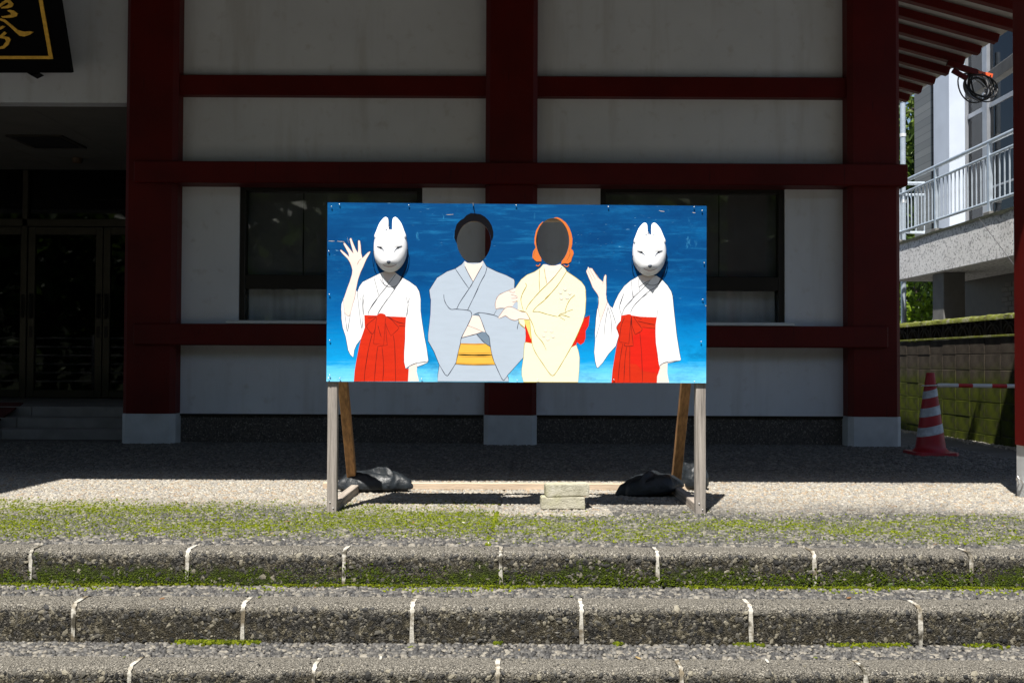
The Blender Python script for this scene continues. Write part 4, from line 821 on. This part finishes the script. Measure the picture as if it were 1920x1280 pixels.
# ------------------------------------------------------------------ sandbags and bricks
t = NT('black_plastic_sack'); n1 = t.noise(30, 5); c = t.ramp(n1, [(0.3, (0.008, 0.010, 0.012)), (0.7, (0.02, 0.025, 0.03))]); t.bump(t.noise(55, 6), 0.45, 0.008)
SACK = t.out(c, t.ramp(t.noise(12, 3), [(0.3, (0.36,)*3), (0.7, (0.55,)*3)]), 0.4)
def sack(label, c, hx, hy, hz, rz, seed, corners=(), ridge=None, crease=0.004, tilt=0.0):
    """a slumped plastic sack: boxy footprint with pulled-out corners, rolled lower edge, a folded ridge on top"""
    root = thing('sandbag', label, 'sandbag', c); NU, NV = 120, 64; vs = []; fs = []; cr, sr = math.cos(rz), math.sin(rz)
    rg = lambda v: 1-2.6*abs(mnoise.noise(v))
    for i in range(NV+1):
        ph = -math.pi/2+math.pi*i/NV; cp = max(0, math.cos(ph))**0.62; sp_ = math.sin(ph)
        for j in range(NU):
            a = 2*math.pi*j/NU; ca, sa = math.cos(a), math.sin(a); e = 2/2.7
            x = hx*math.copysign(abs(ca)**e, ca)*cp; y = hy*math.copysign(abs(sa)**e, sa)*cp; z = hz*(sp_ if sp_ > 0 else sp_*0.30); eq = abs(math.cos(ph))**3
            for ac, ln in corners:
                dd = max(0, (math.cos(a-ac)-0.93)/0.07); k = 1+ln*dd*dd*eq; x *= k; y *= k
            q = Vector((x*9+seed, y*9, z*9)); q2 = Vector((x*5-y*12+seed, x*26+y*10, z*16))
            wr = crease*(rg(q)+0.8*rg(q2)+0.35*rg(q*3.1)); x *= 1+wr*2.2; y *= 1+wr*2.2; z += wr*(1 if z > 0 else 0.2)
            if ridge and z > 0.3*hz:
                u = (x-ridge[0])*ridge[2]+(y-ridge[1])*ridge[3]; v = -(x-ridge[0])*ridge[3]+(y-ridge[1])*ridge[2]
                z += 0.022*math.exp(-(v/0.012)**2)*math.exp(-(u/0.07)**4)-0.012*math.exp(-((v+0.022)/0.014)**2)*math.exp(-(u/0.07)**4)
            z += x*tilt
            vs.append((c[0]+x*cr-y*sr, c[1]+x*sr+y*cr, max(0.003, c[2]+0.3*hz+z)))
    for i in range(NV):
        for j in range(NU): fs.append((i*NU+j, i*NU+(j+1) % NU, (i+1)*NU+(j+1) % NU, (i+1)*NU+j))
    build('sack', MB().add(vs, fs), SACK, root, smooth=True); return root
sack('glossy black sandbag lying over the left foot and plank of the board stand', (at(700, 905, 5.74).x, 5.75, 0.0), 0.185, 0.12, 0.086, 0.06, 1.3, ((-0.42, 0.28), (0.45, 0.22), (3.5, 0.15)), (0.045, -0.02, 0.86, -0.5), 0.0045)
c2 = at(1217, 915, 5.62); sack('dull black sandbag lying in front of the brown right leg beside the bricks', (c2.x, 5.60, 0.0), 0.145, 0.11, 0.088, -0.1, 5.1, ((3.3, 0.3), (0.3, 0.35)), (0.0, -0.03, 0.7, 0.7), 0.0035, 0.12)
c3 = at(1290, 905, 5.86); sack('crumpled black sandbag partly hidden behind the right post of the stand', (c3.x+0.02, 5.90, 0.0), 0.085, 0.12, 0.105, 0.3, 9.4, ((1.6, 0.2),), None, 0.011)
t = NT('rough_pale_brick'); n1 = t.noise(26, 6); n2 = t.noise(140, 4)
c = t.ramp(n1, [(0.3, (0.30, 0.285, 0.215)), (0.55, (0.44, 0.42, 0.33)), (0.75, (0.52, 0.50, 0.42))]); c = t.mix(t.mask(t.noise(9, 4), 0.5, 0.75), c, (0.36, 0.35, 0.22)); t.bump(n2, 0.7, 0.006); BRICK = t.out(c, 0.92, 0.2)
def brick(name, label, c, rz, seed, ry=0.0):
    b = bmesh.new(); bmesh.ops.create_cube(b, size=1)
    for v in b.verts: v.co = Vector((v.co.x*0.213, v.co.y*0.10, v.co.z*0.06))
    bmesh.ops.bevel(b, geom=b.edges[:], offset=0.004, segments=2, affect='EDGES')
    bmesh.ops.subdivide_edges(b, edges=[e for e in b.edges if e.calc_length() > 0.03], cuts=14, use_grid_fill=True)
    for v in b.verts:
        q = Vector(v.co)*45+Vector((seed, 0, 0)); v.co += v.co.normalized()*(mnoise.noise(q)*0.0016+mnoise.noise(q*3)*0.0008)
        q = Vector(v.co)*14+Vector((seed*3, 0, 0)); e = (abs(v.co.x) > 0.097)+(abs(v.co.y) > 0.042)+(abs(v.co.z) > 0.024)
        if e >= 2: v.co *= 1-0.045*max(0, mnoise.noise(q))
    M4 = Matrix.Translation(c) @ Matrix.Rotation(rz, 4, 'Z') @ Matrix.Rotation(ry, 4, 'Y')
    o = build(name, MB().bm(b, 0, M4), BRICK, None, smooth=40); return props(o, label, 'brick')
cb_ = onground(1056, 957); brick('concrete_brick', 'rough pale concrete brick lying on the pebbles, lower of the two', (cb_.x-0.002, cb_.y+0.055, 0.034), 0.05, 1.0)
ct_ = at(1061, 925, cb_.y+0.06); brick('concrete_brick', 'rough pale concrete brick resting askew on top of the other brick', (ct_.x+0.003, cb_.y+0.066, 0.096), 0.11, 4.0, -0.014)

# ------------------------------------------------------------------ traffic cone and striped bar
CONE = basic('faded_red_cone_plastic', (0.33, 0.012, 0.02), 0.45, 0.15, 8, 0.05); REFL = basic('silver_reflective_band', (0.42, 0.47, 0.53), 0.4, 0.25, 25, 0.1, 60); WHITEP = basic('white_plastic', (0.6, 0.62, 0.63), 0.5, 0.15, 12)
REDP = basic('red_plastic', (0.45, 0.012, 0.015), 0.45, 0.1)
DC = 8.2; cc = at(1746, 845, DC); cc = Vector((cc.x-0.005, DC, 0.0))
cone = thing('traffic_cone', 'red traffic cone with silver bands standing beside the right pillar', 'traffic cone', cc)
conr = lambda z: 0.119-(z-0.03)*(0.119-0.032)/0.62
build('body', MB().lathe([(0.150, 0.024), (0.135, 0.036), (0.121, 0.05)]+[(conr(z), z) for z in [0.06+0.59*i/14 for i in range(15)]]+[(0.028, 0.655), (0.02, 0.655), (0.02, 0.6)], cc, 40), CONE, cone, smooth=50)
build('base_plate', MB().prism([(-0.17, -0.14), (-0.14, -0.17), (0.14, -0.17), (0.17, -0.14), (0.17, 0.14), (0.14, 0.17), (-0.14, 0.17), (-0.17, 0.14)], lambda u, v: cc+Vector((u, v, 0.002)), lambda u, v: cc+Vector((u*0.97, v*0.97, 0.028))), CONE, cone)
for za, zb, tl_ in ((0.46, 0.52, 0.03), (0.315, 0.385, 0.035), (0.165, 0.235, 0.045)):
    n = 36; vs = []
    for j in range(n):
        a = 2*math.pi*j/n; dz = tl_*0.5*math.cos(a)
        for zz in (za+dz, zb+dz): vs.append(cc+Vector(((conr(zz)+0.0015)*math.cos(a), (conr(zz)+0.0015)*math.sin(a), zz)))
    build('reflective_band', MB().add(vs, [(2*j, 2*((j+1) % n), 2*((j+1) % n)+1, 2*j+1) for j in range(n)]), REFL, cone, smooth=True)
zt = at(1760, 722, DC).z
bar = thing('cone_bar', 'red and white striped plastic bar hooked to the traffic cone', 'barrier bar', cc+Vector((0.06, 0, zt)))
segs = [(1758, 1796, WHITEP), (1796, 1823, REDP), (1823, 1859, WHITEP), (1859, 1887, REDP), (1887, 1925, WHITEP), (1925, 1962, REDP), (1962, 2000, WHITEP)]
for a, b, mm in segs:
    pa = at(a, 722+(a-1758)*0.012, DC); pc = at(b, 722+(b-1758)*0.012, DC); build('stripe', MB().tube([pa, pc], 0.0165 if mm is WHITEP else 0.0163, 14), mm, bar, smooth=50)
build('ring', MB().tube([cc+Vector((0.062*math.cos(a), 0.062*math.sin(a), zt+0.004*math.cos(a))) for a in [2*math.pi*k/24 for k in range(25)]], 0.005, 6), WHITEP, bar, smooth=True)
# ------------------------------------------------------------------ mossy concrete block wall beside the hall
t = NT('mossy_concrete_block'); x, y, z = t.sep(); n1 = t.noise(7, 6); n2 = t.noise(2.2, 4); st = t.noise(14, 5, t.mapc((1, 1, 0.06)))
c = t.ramp(n1, [(0.3, (0.03, 0.024, 0.018)), (0.7, (0.08, 0.066, 0.052))]); c = t.mix(t.mask(st, 0.6, 0.72), c, (0.26, 0.245, 0.22))
low = t.mask(t.math('ADD', z, t.math('MULTIPLY', t.math('SUBTRACT', n2, 0.5), 0.9)), 0.75, 0.35)
c = t.mix(t.math('MULTIPLY', low, t.mask(t.noise(9, 5), 0.25, 0.5)), c, t.ramp(n1, [(0.3, (0.018, 0.026, 0.002)), (0.7, (0.07, 0.085, 0.004))])); t.bump(t.noise(60, 5), 0.6, 0.01); BLOCK = t.out(c, 0.95, 0.15)
t = NT('mossy_coping'); n1 = t.noise(9, 6); c = t.ramp(n1, [(0.3, (0.10, 0.09, 0.05)), (0.5, (0.13, 0.15, 0.02)), (0.7, (0.22, 0.21, 0.16))]); t.bump(t.noise(50, 5), 0.9, 0.02); COPING = t.out(c, 0.95, 0.1)
W0, W1 = Vector((5.98, 11.2, 0)), Vector((5.83, 16.6, 0)); wd = (W1-W0).normalized(); wang = math.atan2(wd.y, wd.x)-math.pi/2; Lw = (W1-W0).length
bw = thing('block_wall', 'mossy concrete block wall with openwork top course behind the traffic cone', 'wall', (W0.x, W0.y, -0.26))
def onw(s, off, z): return W0+wd*s+Vector((wd.y, -wd.x, 0))*(-off)+Vector((0, 0, z))      # off: towards the hall
o = build('block', B(-0.05, 0.05, 0.004, 0.386, 0.003, 0.197, 0.004), BLOCK, bw); bme = o.data; bpy.data.objects.remove(o)
for r_ in range(7):
    zz = -0.345+0.2*r_; k = 0
    while k*0.39 < Lw:
        p = onw(k*0.39+(0 if r_ % 1 == 0 else 0.195), RNG.uniform(-0.003, 0.003), zz); place('block', bme, p, bw, rot=(0, 0, wang)); k += 1
m = MB(); m.bar(onw(0, -0.0, 0.34), onw(Lw, -0.0, 0.34), 0.075, 1.36); build('joint_fill', m, basic('grey_joint', (0.16, 0.15, 0.125), 0.9, 0.3, 20, 0.3), bw)
build('ledge', MB().bar(onw(0, 0, 1.072), onw(Lw, 0, 1.072), 0.13, 0.025, 0.003), COPING, bw)
# openwork course: arches and diagonal ribs, seen through
om = MB()
a0 = 0.0; rib = lambda s0, z0, s1, z1: om.bar(onw(s0, 0, z0), onw(s1, 0, z1), 0.08, 0.024)
rib(0.012, 0.0, 0.012, 0.18); rib(0.377, 0.0, 0.377, 0.18)
pr = [onw(0.195+0.16*math.cos(a), 0, 0.005+0.13*math.sin(a)) for a in [math.pi*k/8 for k in range(9)]]
for a, b in zip(pr[:-1], pr[1:]): om.bar(a, b, 0.08, 0.024)
rib(0.195, 0.13, 0.06, 0.18); rib(0.195, 0.13, 0.33, 0.18); rib(0.1, 0.005, 0.195, 0.13); rib(0.29, 0.005, 0.195, 0.13)
om.v = [tuple(Vector(v)-W0) for v in om.v]
o = build('openwork_block', om, BLOCK, bw); ome = o.data; bpy.data.objects.remove(o)
for k in range(int(Lw/0.39)+1): place('openwork_block', ome, onw(k*0.39, 0, 1.088), bw)
cp = MB(); n = 60; vs = []
for i in range(n+1):
    s_ = Lw*i/n
    for off, zz in ((0.085, 1.268), (0.085, 1.31), (0.05, 1.335), (-0.05, 1.335), (-0.085, 1.31), (-0.085, 1.268)):
        j = mnoise.noise(Vector((s_*6, off*20, zz*9)))*0.016; vs.append(onw(s_, off+j*0.7, zz+(j if zz > 1.3 else 0)))
cp.add(vs, [(i*6+j, i*6+(j+1) % 6, (i+1)*6+(j+1) % 6, (i+1)*6+j) for i in range(n) for j in range(6)]+[tuple(range(6)), tuple(n*6+j for j in range(6))]); build('coping', cp, COPING, bw, smooth=60)
n = 900; s_ = RNG.uniform(0, Lw, n); P = np.array([onw(a, 0.06+abs(RNG.normal(0, 0.07)), -0.258) for a in s_])
stones('loose_stone', P, (0, 0, 1), np.stack([RNG.uniform(0.012, 0.035, n), RNG.uniform(0.01, 0.03, n), RNG.uniform(0.008, 0.022, n)], 1), np.array([[0.34, 0.32, 0.27]])*RNG.uniform(0.5, 1.2, (n, 1)), PEBBLE, bw, kind='stuff')

# ------------------------------------------------------------------ neighbouring house with balcony
XB = 6.9; XW = 8.2; ZS0, ZS1 = 2.22, 2.87
t = NT('speckled_render'); v = t.vor(34); n1 = t.noise(2, 5); c = t.ramp(v.outputs['Color'], [(0.15, (0.36, 0.36, 0.37)), (0.40, (0.76, 0.76, 0.76)), (0.9, (0.84, 0.84, 0.84))]); c = t.mix(t.mask(n1, 0.5, 0.75), c, t.mix(0.35, c, (0.4, 0.39, 0.36))); t.bump(t.noise(60, 4), 0.5, 0.02); RENDER = t.out(c, 0.85, 0.2)
t = NT('tiled_wall'); bt = t.n('ShaderNodeTexBrick', i_Vector=t.n('ShaderNodeMapping', i_Vector=t.co(), i_Rotation=(math.pi/2, 0, math.pi/2)).outputs[0], i_Color1=(0.15, 0.15, 0.14, 1), i_Color2=(0.21, 0.21, 0.195, 1), i_Mortar=(0.08, 0.08, 0.075, 1), i_Scale=3.4, i_Mortar_Size=0.02); t.bump(bt.outputs[1], -0.6, 0.02); TILEW = t.out(bt.outputs[0], 0.4, 0.4)
HW = basic('house_white', (0.52, 0.58, 0.67), 0.7, 0.06, 2, 0.1); RAILM = basic('galvanised_rail', (0.50, 0.57, 0.64), 0.38, 0.12, 9, 0, metal=0.5); CONC = basic('grey_concrete', (0.16, 0.158, 0.15), 0.85, 0.2, 3, 0.2, 40)
house = thing('neighbour_house', 'pale house with speckled balcony and tiled wall to the right of the hall', 'house', (XW, 17, -0.26))
build('balcony_slab', B(XB, XW, 11.0, 18.5, ZS0, ZS1, 0.01), RENDER, house)
eg = MB(); n = 50; vs = []
for i in range(n+1):
    yy = 11+7.52*i/n; j = abs(mnoise.noise(Vector((yy*5, 0, 3))))*0.05
    vs += [(XB-0.02, yy, ZS1+0.025), (XB-0.02, yy, ZS1-0.012-j), (XB+0.2, yy, ZS1+0.028)]
eg.add(vs, [(3*i, 3*i+3, 3*i+4, 3*i+1) for i in range(n)]+[(3*i, 3*i+2, 3*i+5, 3*i+3) for i in range(n)]); build('slab_edge', eg, basic('dark_mossy_edge', (0.05, 0.055, 0.035), 0.9, 0.4, 12, 0.5), house, fix=False)
rl = build('railing', MB().tube([(XB+0.06, 11, 3.97), (XB+0.06, 18.35, 3.97)], 0.034, 12).tube([(XB+0.06, 18.35, 3.97), (7.4, 18.35, 3.97)], 0.034, 12), RAILM, house, smooth=50)
for zz, rr_ in ((3.765, 0.024), (3.09, 0.024)): build('rail', MB().tube([(XB+0.06, 11, zz), (XB+0.06, 18.35, zz)], rr_, 10).tube([(XB+0.06, 18.35, zz), (7.4, 18.35, zz)], rr_, 10), RAILM, rl, smooth=50)
bal = None; yy = 11.2
while yy < 18.4:
    if bal is None:
        o = build('baluster', MB().tube([(0, 0, 3.09), (0, 0, 3.765)], 0.012, 8), RAILM, rl, smooth=50); bal = o.data; o.location = (XB+0.06, yy, 0)
    else: place('baluster', bal, (XB+0.06, yy, 0), rl)
    yy += 0.147
for k in range(3): place('baluster', bal, (XB+0.2+k*0.15, 18.35, 0), rl)
for yy in (11.1, 12.99, 14.88, 16.77, 18.35):
    build('rail_post', B(XB+0.03, XB+0.09, yy-0.03, yy+0.03, ZS1+0.03, 3.97, 0.005), RAILM, rl); build('post_foot', B(XB-0.0, XB+0.14, yy-0.1, yy+0.1, ZS1+0.002, ZS1+0.075, 0.006), CONC, rl)
# upper storey wall along x = XW
yq = lambda px, X=XW: X*1920/(px-960)
build('wall', B(XW+0.25, 13.0, yq(1788), 20.4, -0.26, 9.0), TILEW, house)
build('wall', B(XW-0.03, XW+0.24, yq(1751), yq(1719), ZS1, 9.0), TILEW, house)
build('column', B(XW-0.3, XW+0.2, yq(1782, XW-0.3), yq(1752, XW-0.3), ZS1, 9.0, 0.01), HW, house)
build('column', MB().tube([(XW-0.15, yq(1786), ZS1), (XW-0.15, yq(1786), 9.0)], 0.11, 16), HW, house, smooth=50)
build('wall', B(XW, XW+0.25, yq(1801), yq(1789), ZS1, 9.0), TILEW, house)
GW = glass('house_window_glass', (0.6, 0.72, 0.8)); FRM = basic('grey_window_frame', (0.36, 0.38, 0.41), 0.4, 0.1, 5, 0, metal=0.5)
build('inner_room', B(XW+1.2, XW+1.3, 9.0, yq(1801), ZS1, 9.0), basic('dim_interior', (0.05, 0.06, 0.065), 0.9), house)
for a, b in ((1803, 1814), (1846, 1855), (1938, 1950)): build('window_frame', B(XW-0.02, XW+0.1, yq(b), yq(a), ZS1, 9.0, 0.006), FRM, house)
BLU = basic('sky_reflection_blue', (0.16, 0.42, 0.66), 0.8, 0.15, 2, 0.1)  # blue stands in for sky reflected in the house glass
for i, (a, b) in enumerate(((1814, 1846), (1855, 1938))):
    wn = build('window', MB().box(XW+0.02, XW+0.07, yq(b), yq(a), 5.15, 5.23, 0.004), FRM, house)
    build('pane', B(XW+0.04, XW+0.05, yq(b), yq(a), ZS1, 5.15), GW, wn); build('pane', B(XW+0.04, XW+0.05, yq(b), yq(a), 5.23, 9.0), GW, wn)
    if i: build('curtain', B(XW+0.3, XW+0.31, yq(b), yq(a), ZS1, 5.1), BLU, wn); build('glazing_bar', MB().box(XW+0.02, XW+0.06, yq(b), yq(a), 4.55, 4.58).box(XW+0.02, XW+0.06, yq(b), yq(a), 3.75, 3.78), FRM, wn)  # this curtain is a stand-in sheet behind the pane that carries the painted sky reflection
build('canopy_beam', MB().bar(at(1818, 176, 17.4), at(1960, 76, 12.9), 0.14, 0.19, 0.01), CONC, house)
build('pier', B(7.0, 7.35, yq(1770, 7.0), yq(1749, 7.0), -0.26, ZS0, 0.01), CONC, house)
build('lower_wall', B(XW-0.05, XW+0.15, 11, yq(1775, XW-0.05), -0.26, ZS0), basic('lower_dark_tile', (0.04, 0.035, 0.03), 0.6, 0.2, 6, 0.2), house)
o = build('tile', B(-0.012, 0.0, 0.004, 0.226, 0.003, 0.077, 0.003), basic('brown_wall_tile', (0.07, 0.058, 0.046), 0.6, 0.25, 3, 0.1), house); tme = o.data; bpy.data.objects.remove(o); LW_ = bpy.data.objects['lower_wall']
for r_ in range(11):
    for k in range(20): place('tile', tme, (XW-0.0505, 12.3+k*0.23+(0.115 if r_ % 2 else 0), 1.2+r_*0.08), LW_)
build('soffit', B(XW-0.1, 13, 11, 21, 8.9, 9.1), CONC, house)
# stay wire
wire = build('stay_wire', MB().tube([at(1836, 410, 13.8), at(1898, 492, 12.6), at(1960, 575, 11.6)], 0.004, 6), basic('wire_grey', (0.06, 0.06, 0.065), 0.5), None); props(wire, 'thin grey stay wire slanting down in front of the balcony', 'wire')
# drain pole at the corner
pp = at(1694.5, 680, 19.2); pole = thing('utility_pole', 'slim grey pole rising beside the right pillar in front of the trees', 'pole', (pp.x, 19.2, -0.26))
build('shaft', MB().tube([(pp.x, 19.2, -0.26), (pp.x, 19.2, 6.6)], 0.05, 12), RAILM, pole, smooth=50)
for zz in (3.75, 5.0, 5.65): build('band', MB().tube([(pp.x, 19.2, zz), (pp.x, 19.2, zz+0.06)], 0.058, 12), WHITEP, pole, smooth=50)

# ------------------------------------------------------------------ cable coil hanging at the eave
KC = basic('black_cable', (0.012, 0.012, 0.013), 0.45, 0.2); KG = basic('grey_cable', (0.28, 0.28, 0.29), 0.5, 0.2); ORG = basic('orange_bracket', (0.75, 0.11, 0.03), 0.45, 0.1)
DK = 11.2; kc = at(1832, 160, DK); coil = thing('cable_coil', 'coil of black and grey cables hanging from the eave at the right', 'cable', kc)
for i in range(9):
    rx = RNG.uniform(0.10, 0.235); rz = RNG.uniform(0.09, 0.17); ox = RNG.uniform(-0.05, 0.06); oy = RNG.uniform(-0.06, 0.06); tl_ = RNG.uniform(-0.15, 0.35)
    P = []
    for k in range(29):
        a = 2*math.pi*k/28; xx = rx*math.cos(a)+ox; z_ = rz*math.sin(a); z_ = z_*(0.75 if z_ > 0 else 1.1); P.append(kc+Vector((xx*math.cos(tl_), oy+xx*math.sin(tl_)+0.02*math.sin(2*a+i), z_-xx*0.22)))
    build('cable_loop', MB().tube(P, RNG.uniform(0.007, 0.011), 7), KG if i in (2, 6) else KC, coil, smooth=True)
build('arm', MB().bar(at(1776, 118, DK-0.05), at(1832, 137, DK-0.05), 0.05, 0.06, 0.004).bar(at(1786, 132, DK-0.05), at(1812, 147, DK-0.05), 0.04, 0.05, 0.004), RED, coil)
ob = build('bracket', MB().bar(at(1831, 136, DK-0.06), at(1861, 143, DK-0.06), 0.02, 0.045, 0.003), ORG, coil)
for px_ in (1833.5, 1842, 1857): build('bolt', MB().tube([at(px_, 136.6+(px_-1833)*0.25, DK-0.075), at(px_, 136.6+(px_-1833)*0.25, DK-0.068)], 0.008, 8), KC, ob)

# ------------------------------------------------------------------ trees
BARK = basic('bark', (0.075, 0.06, 0.045), 0.9, 0.3, 8, 0.5, 30, stretch=(1, 1, 0.2))
def leafmat(name, a, b):
    t = NT(name); at_ = t.n('ShaderNodeVertexColor', layer_name='tint').outputs[0]
    m = t.out(at_, 0.5, 0.3); t.b.inputs['Transmission Weight'].default_value = 0.0
    tr = t.n('ShaderNodeBsdfTranslucent', i_Color=at_); mx = t.n('ShaderNodeMixShader', i_0=0.3); om_ = [x for x in t.t.nodes if x.type == 'OUTPUT_MATERIAL'][0]
    t.t.links.new(t.b.outputs[0], mx.inputs[1]); t.t.links.new(tr.outputs[0], mx.inputs[2]); t.t.links.new(mx.outputs[0], om_.inputs[0]); return m
LEAF = leafmat('leaf', 0, 0)
def leaves(name, C, rad, nclump, per, size, cols, parent, squash=1.0):
    """leaf clumps spread through an ellipsoid; every leaf a folded blade"""
    d = RNG.normal(size=(nclump, 3)); d /= np.linalg.norm(d, axis=1, keepdims=True)
    c = np.array(C)+d*np.array(rad)*(RNG.uniform(0.35, 1.08, (nclump, 1)))
    cr = RNG.uniform(0.5, 1.1, nclump)*size*3.2
    L = np.repeat(c, per, 0)+RNG.normal(size=(nclump*per, 3))*np.repeat(cr, per)[:, None]*np.array([1, 1, 0.55]); n = len(L)
    ax = RNG.normal(size=(n, 3)); ax[:, 2] -= 0.3; ax /= np.linalg.norm(ax, axis=1, keepdims=True)
    nr = RNG.normal(size=(n, 3)); nr[:, 2] = np.abs(nr[:, 2])+0.7; sd_ = np.cross(ax, nr); sd_ /= np.linalg.norm(sd_, axis=1, keepdims=True); up = np.cross(sd_, ax)
    ln = (size*RNG.uniform(0.6, 1.3, n))[:, None]; wd_ = ln*0.30
    V = np.stack([L-ax*ln*0.5, L+sd_*wd_+up*ln*0.08, L+ax*ln*0.5-up*ln*0.1, L-sd_*wd_+up*ln*0.08], 1)
    F = (np.array([[0, 1, 2], [0, 2, 3]])[None]+(np.arange(n)*4)[:, None, None]).reshape(-1, 3)
    me = bpy.data.meshes.new(name); me.vertices.add(n*4); me.vertices.foreach_set('co', V.reshape(-1).astype(np.float32)); nf = len(F)
    me.loops.add(nf*3); me.loops.foreach_set('vertex_index', F.reshape(-1).astype(np.int32)); me.polygons.add(nf); me.polygons.foreach_set('loop_start', (np.arange(nf)*3).astype(np.int32))
    ca = me.color_attributes.new('tint', 'FLOAT_COLOR', 'POINT'); col = np.array(cols)[np.repeat(RNG.integers(0, len(cols), nclump), per)]*RNG.uniform(0.7, 1.35, (n, 1))
    cc_ = np.ones((n, 4, 4)); cc_[:, :, :3] = col[:, None, :]; ca.data.foreach_set('color', cc_.reshape(-1).astype(np.float32)); me.update(); me.materials.append(LEAF)
    o = bpy.data.objects.new(name, me); COL.objects.link(o); WLOC[o.name] = Vector((0, 0, 0)); adopt(o, parent); return o
G1 = [(0.05, 0.09, 0.012), (0.07, 0.12, 0.015), (0.035, 0.07, 0.012), (0.10, 0.15, 0.02)]; G2 = [(0.17, 0.27, 0.015), (0.13, 0.21, 0.012), (0.22, 0.31, 0.02), (0.07, 0.12, 0.012)]
def tree(label, base, h, rad, cz, nclump, per, size, cols, group=None, name='broadleaf_tree'):
    root = thing(name, label, 'tree', base, group); b = Vector(base); tp = b+Vector((rad[0]*0.1, 0, h)); k = 7
    P = [b.lerp(tp, i/k)+Vector((mnoise.noise(Vector((i*0.7, b.x, 0)))*0.25, mnoise.noise(Vector((i*0.7, b.x, 5)))*0.25, 0))*(1 if i else 0) for i in range(k+1)]
    m = MB().tube(P, [h*0.026*(1-0.8*i/k)+0.015 for i in range(k+1)], 10)
    for i in range(9):
        q = P[3+i % 4]; a = i*2.4; e = Vector((b.x+rad[0]*0.75*math.cos(a), b.y+rad[1]*0.75*math.sin(a), b.z+cz+rad[2]*(0.1+0.6*math.sin(i*1.9))))
        mid = q.lerp(e, 0.5)+Vector((0, 0, 0.15*rad[2])); m.tube([q, q.lerp(mid, 0.5)+Vector((0, 0, 0.03)), mid, e], [h*0.011, h*0.008, h*0.006, 0.01], 7)
    build('trunk', m, BARK, root, smooth=60)
    leaves('crown', (b.x, b.y, b.z+cz), rad, nclump, per, size, cols, root)
    return root
tree('tall dark green tree showing between the right pillar and the tiled wall', (10.9, 27.5, -0.26), 8.0, (2.4, 2.2, 4.0), 5.4, 260, 26, 0.26, G1)
tree('sunlit light green bushy tree below the balcony by the right pillar', (9.4, 23.2, -0.26), 2.6, (1.9, 1.6, 1.5), 1.6, 220, 26, 0.15, G2)
tree('dark evergreen tree rising behind the sunlit bushy tree', (13.0, 31.0, -0.26), 9.0, (3.0, 2.6, 4.6), 4.8, 200, 24, 0.34, G1)
# ------------------------------------------------------------------ what stands behind the viewer and shows in the glass
for i, (x, y, h, rx, rz) in enumerate(((-17, -13, 12, 5.0, 5.4), (-9.5, -15, 13, 5.2, 5.8), (-1.5, -14, 10.5, 5.0, 4.9), (6.5, -15.5, 11.5, 5.4, 5.2), (14.5, -13, 12, 5.0, 5.4), (22, -9, 12, 5, 5.8), (-24, -7, 12, 5, 5.8))):
    tree('tall evergreen across the yard facing the hall, '+['second', 'third', 'fourth', 'fifth', 'sixth', 'seventh', 'first'][i]+' along the row from the entrance side', (x, y, -0.83), h*0.85, (rx, 4.0, rz), rz*0.98, 230, 22, 0.62, G1, 'trees across the yard')
fen = thing('pipe_fence', 'white pipe fence across the yard seen only as a reflection in the door glass', 'fence', (-6, -5.2, -0.83))
for k in range(6): build('rail', MB().tube([(-16, -5.2, 0.12+0.25*k), (-2.5, -5.2, 0.12+0.25*k)], 0.02, 8), CONC, fen, smooth=True)
for k in range(8): build('fence_post', MB().tube([(-16+k*1.9, -5.2, -0.83), (-16+k*1.9, -5.2, 1.45)], 0.04, 8), CONC, fen, smooth=True)
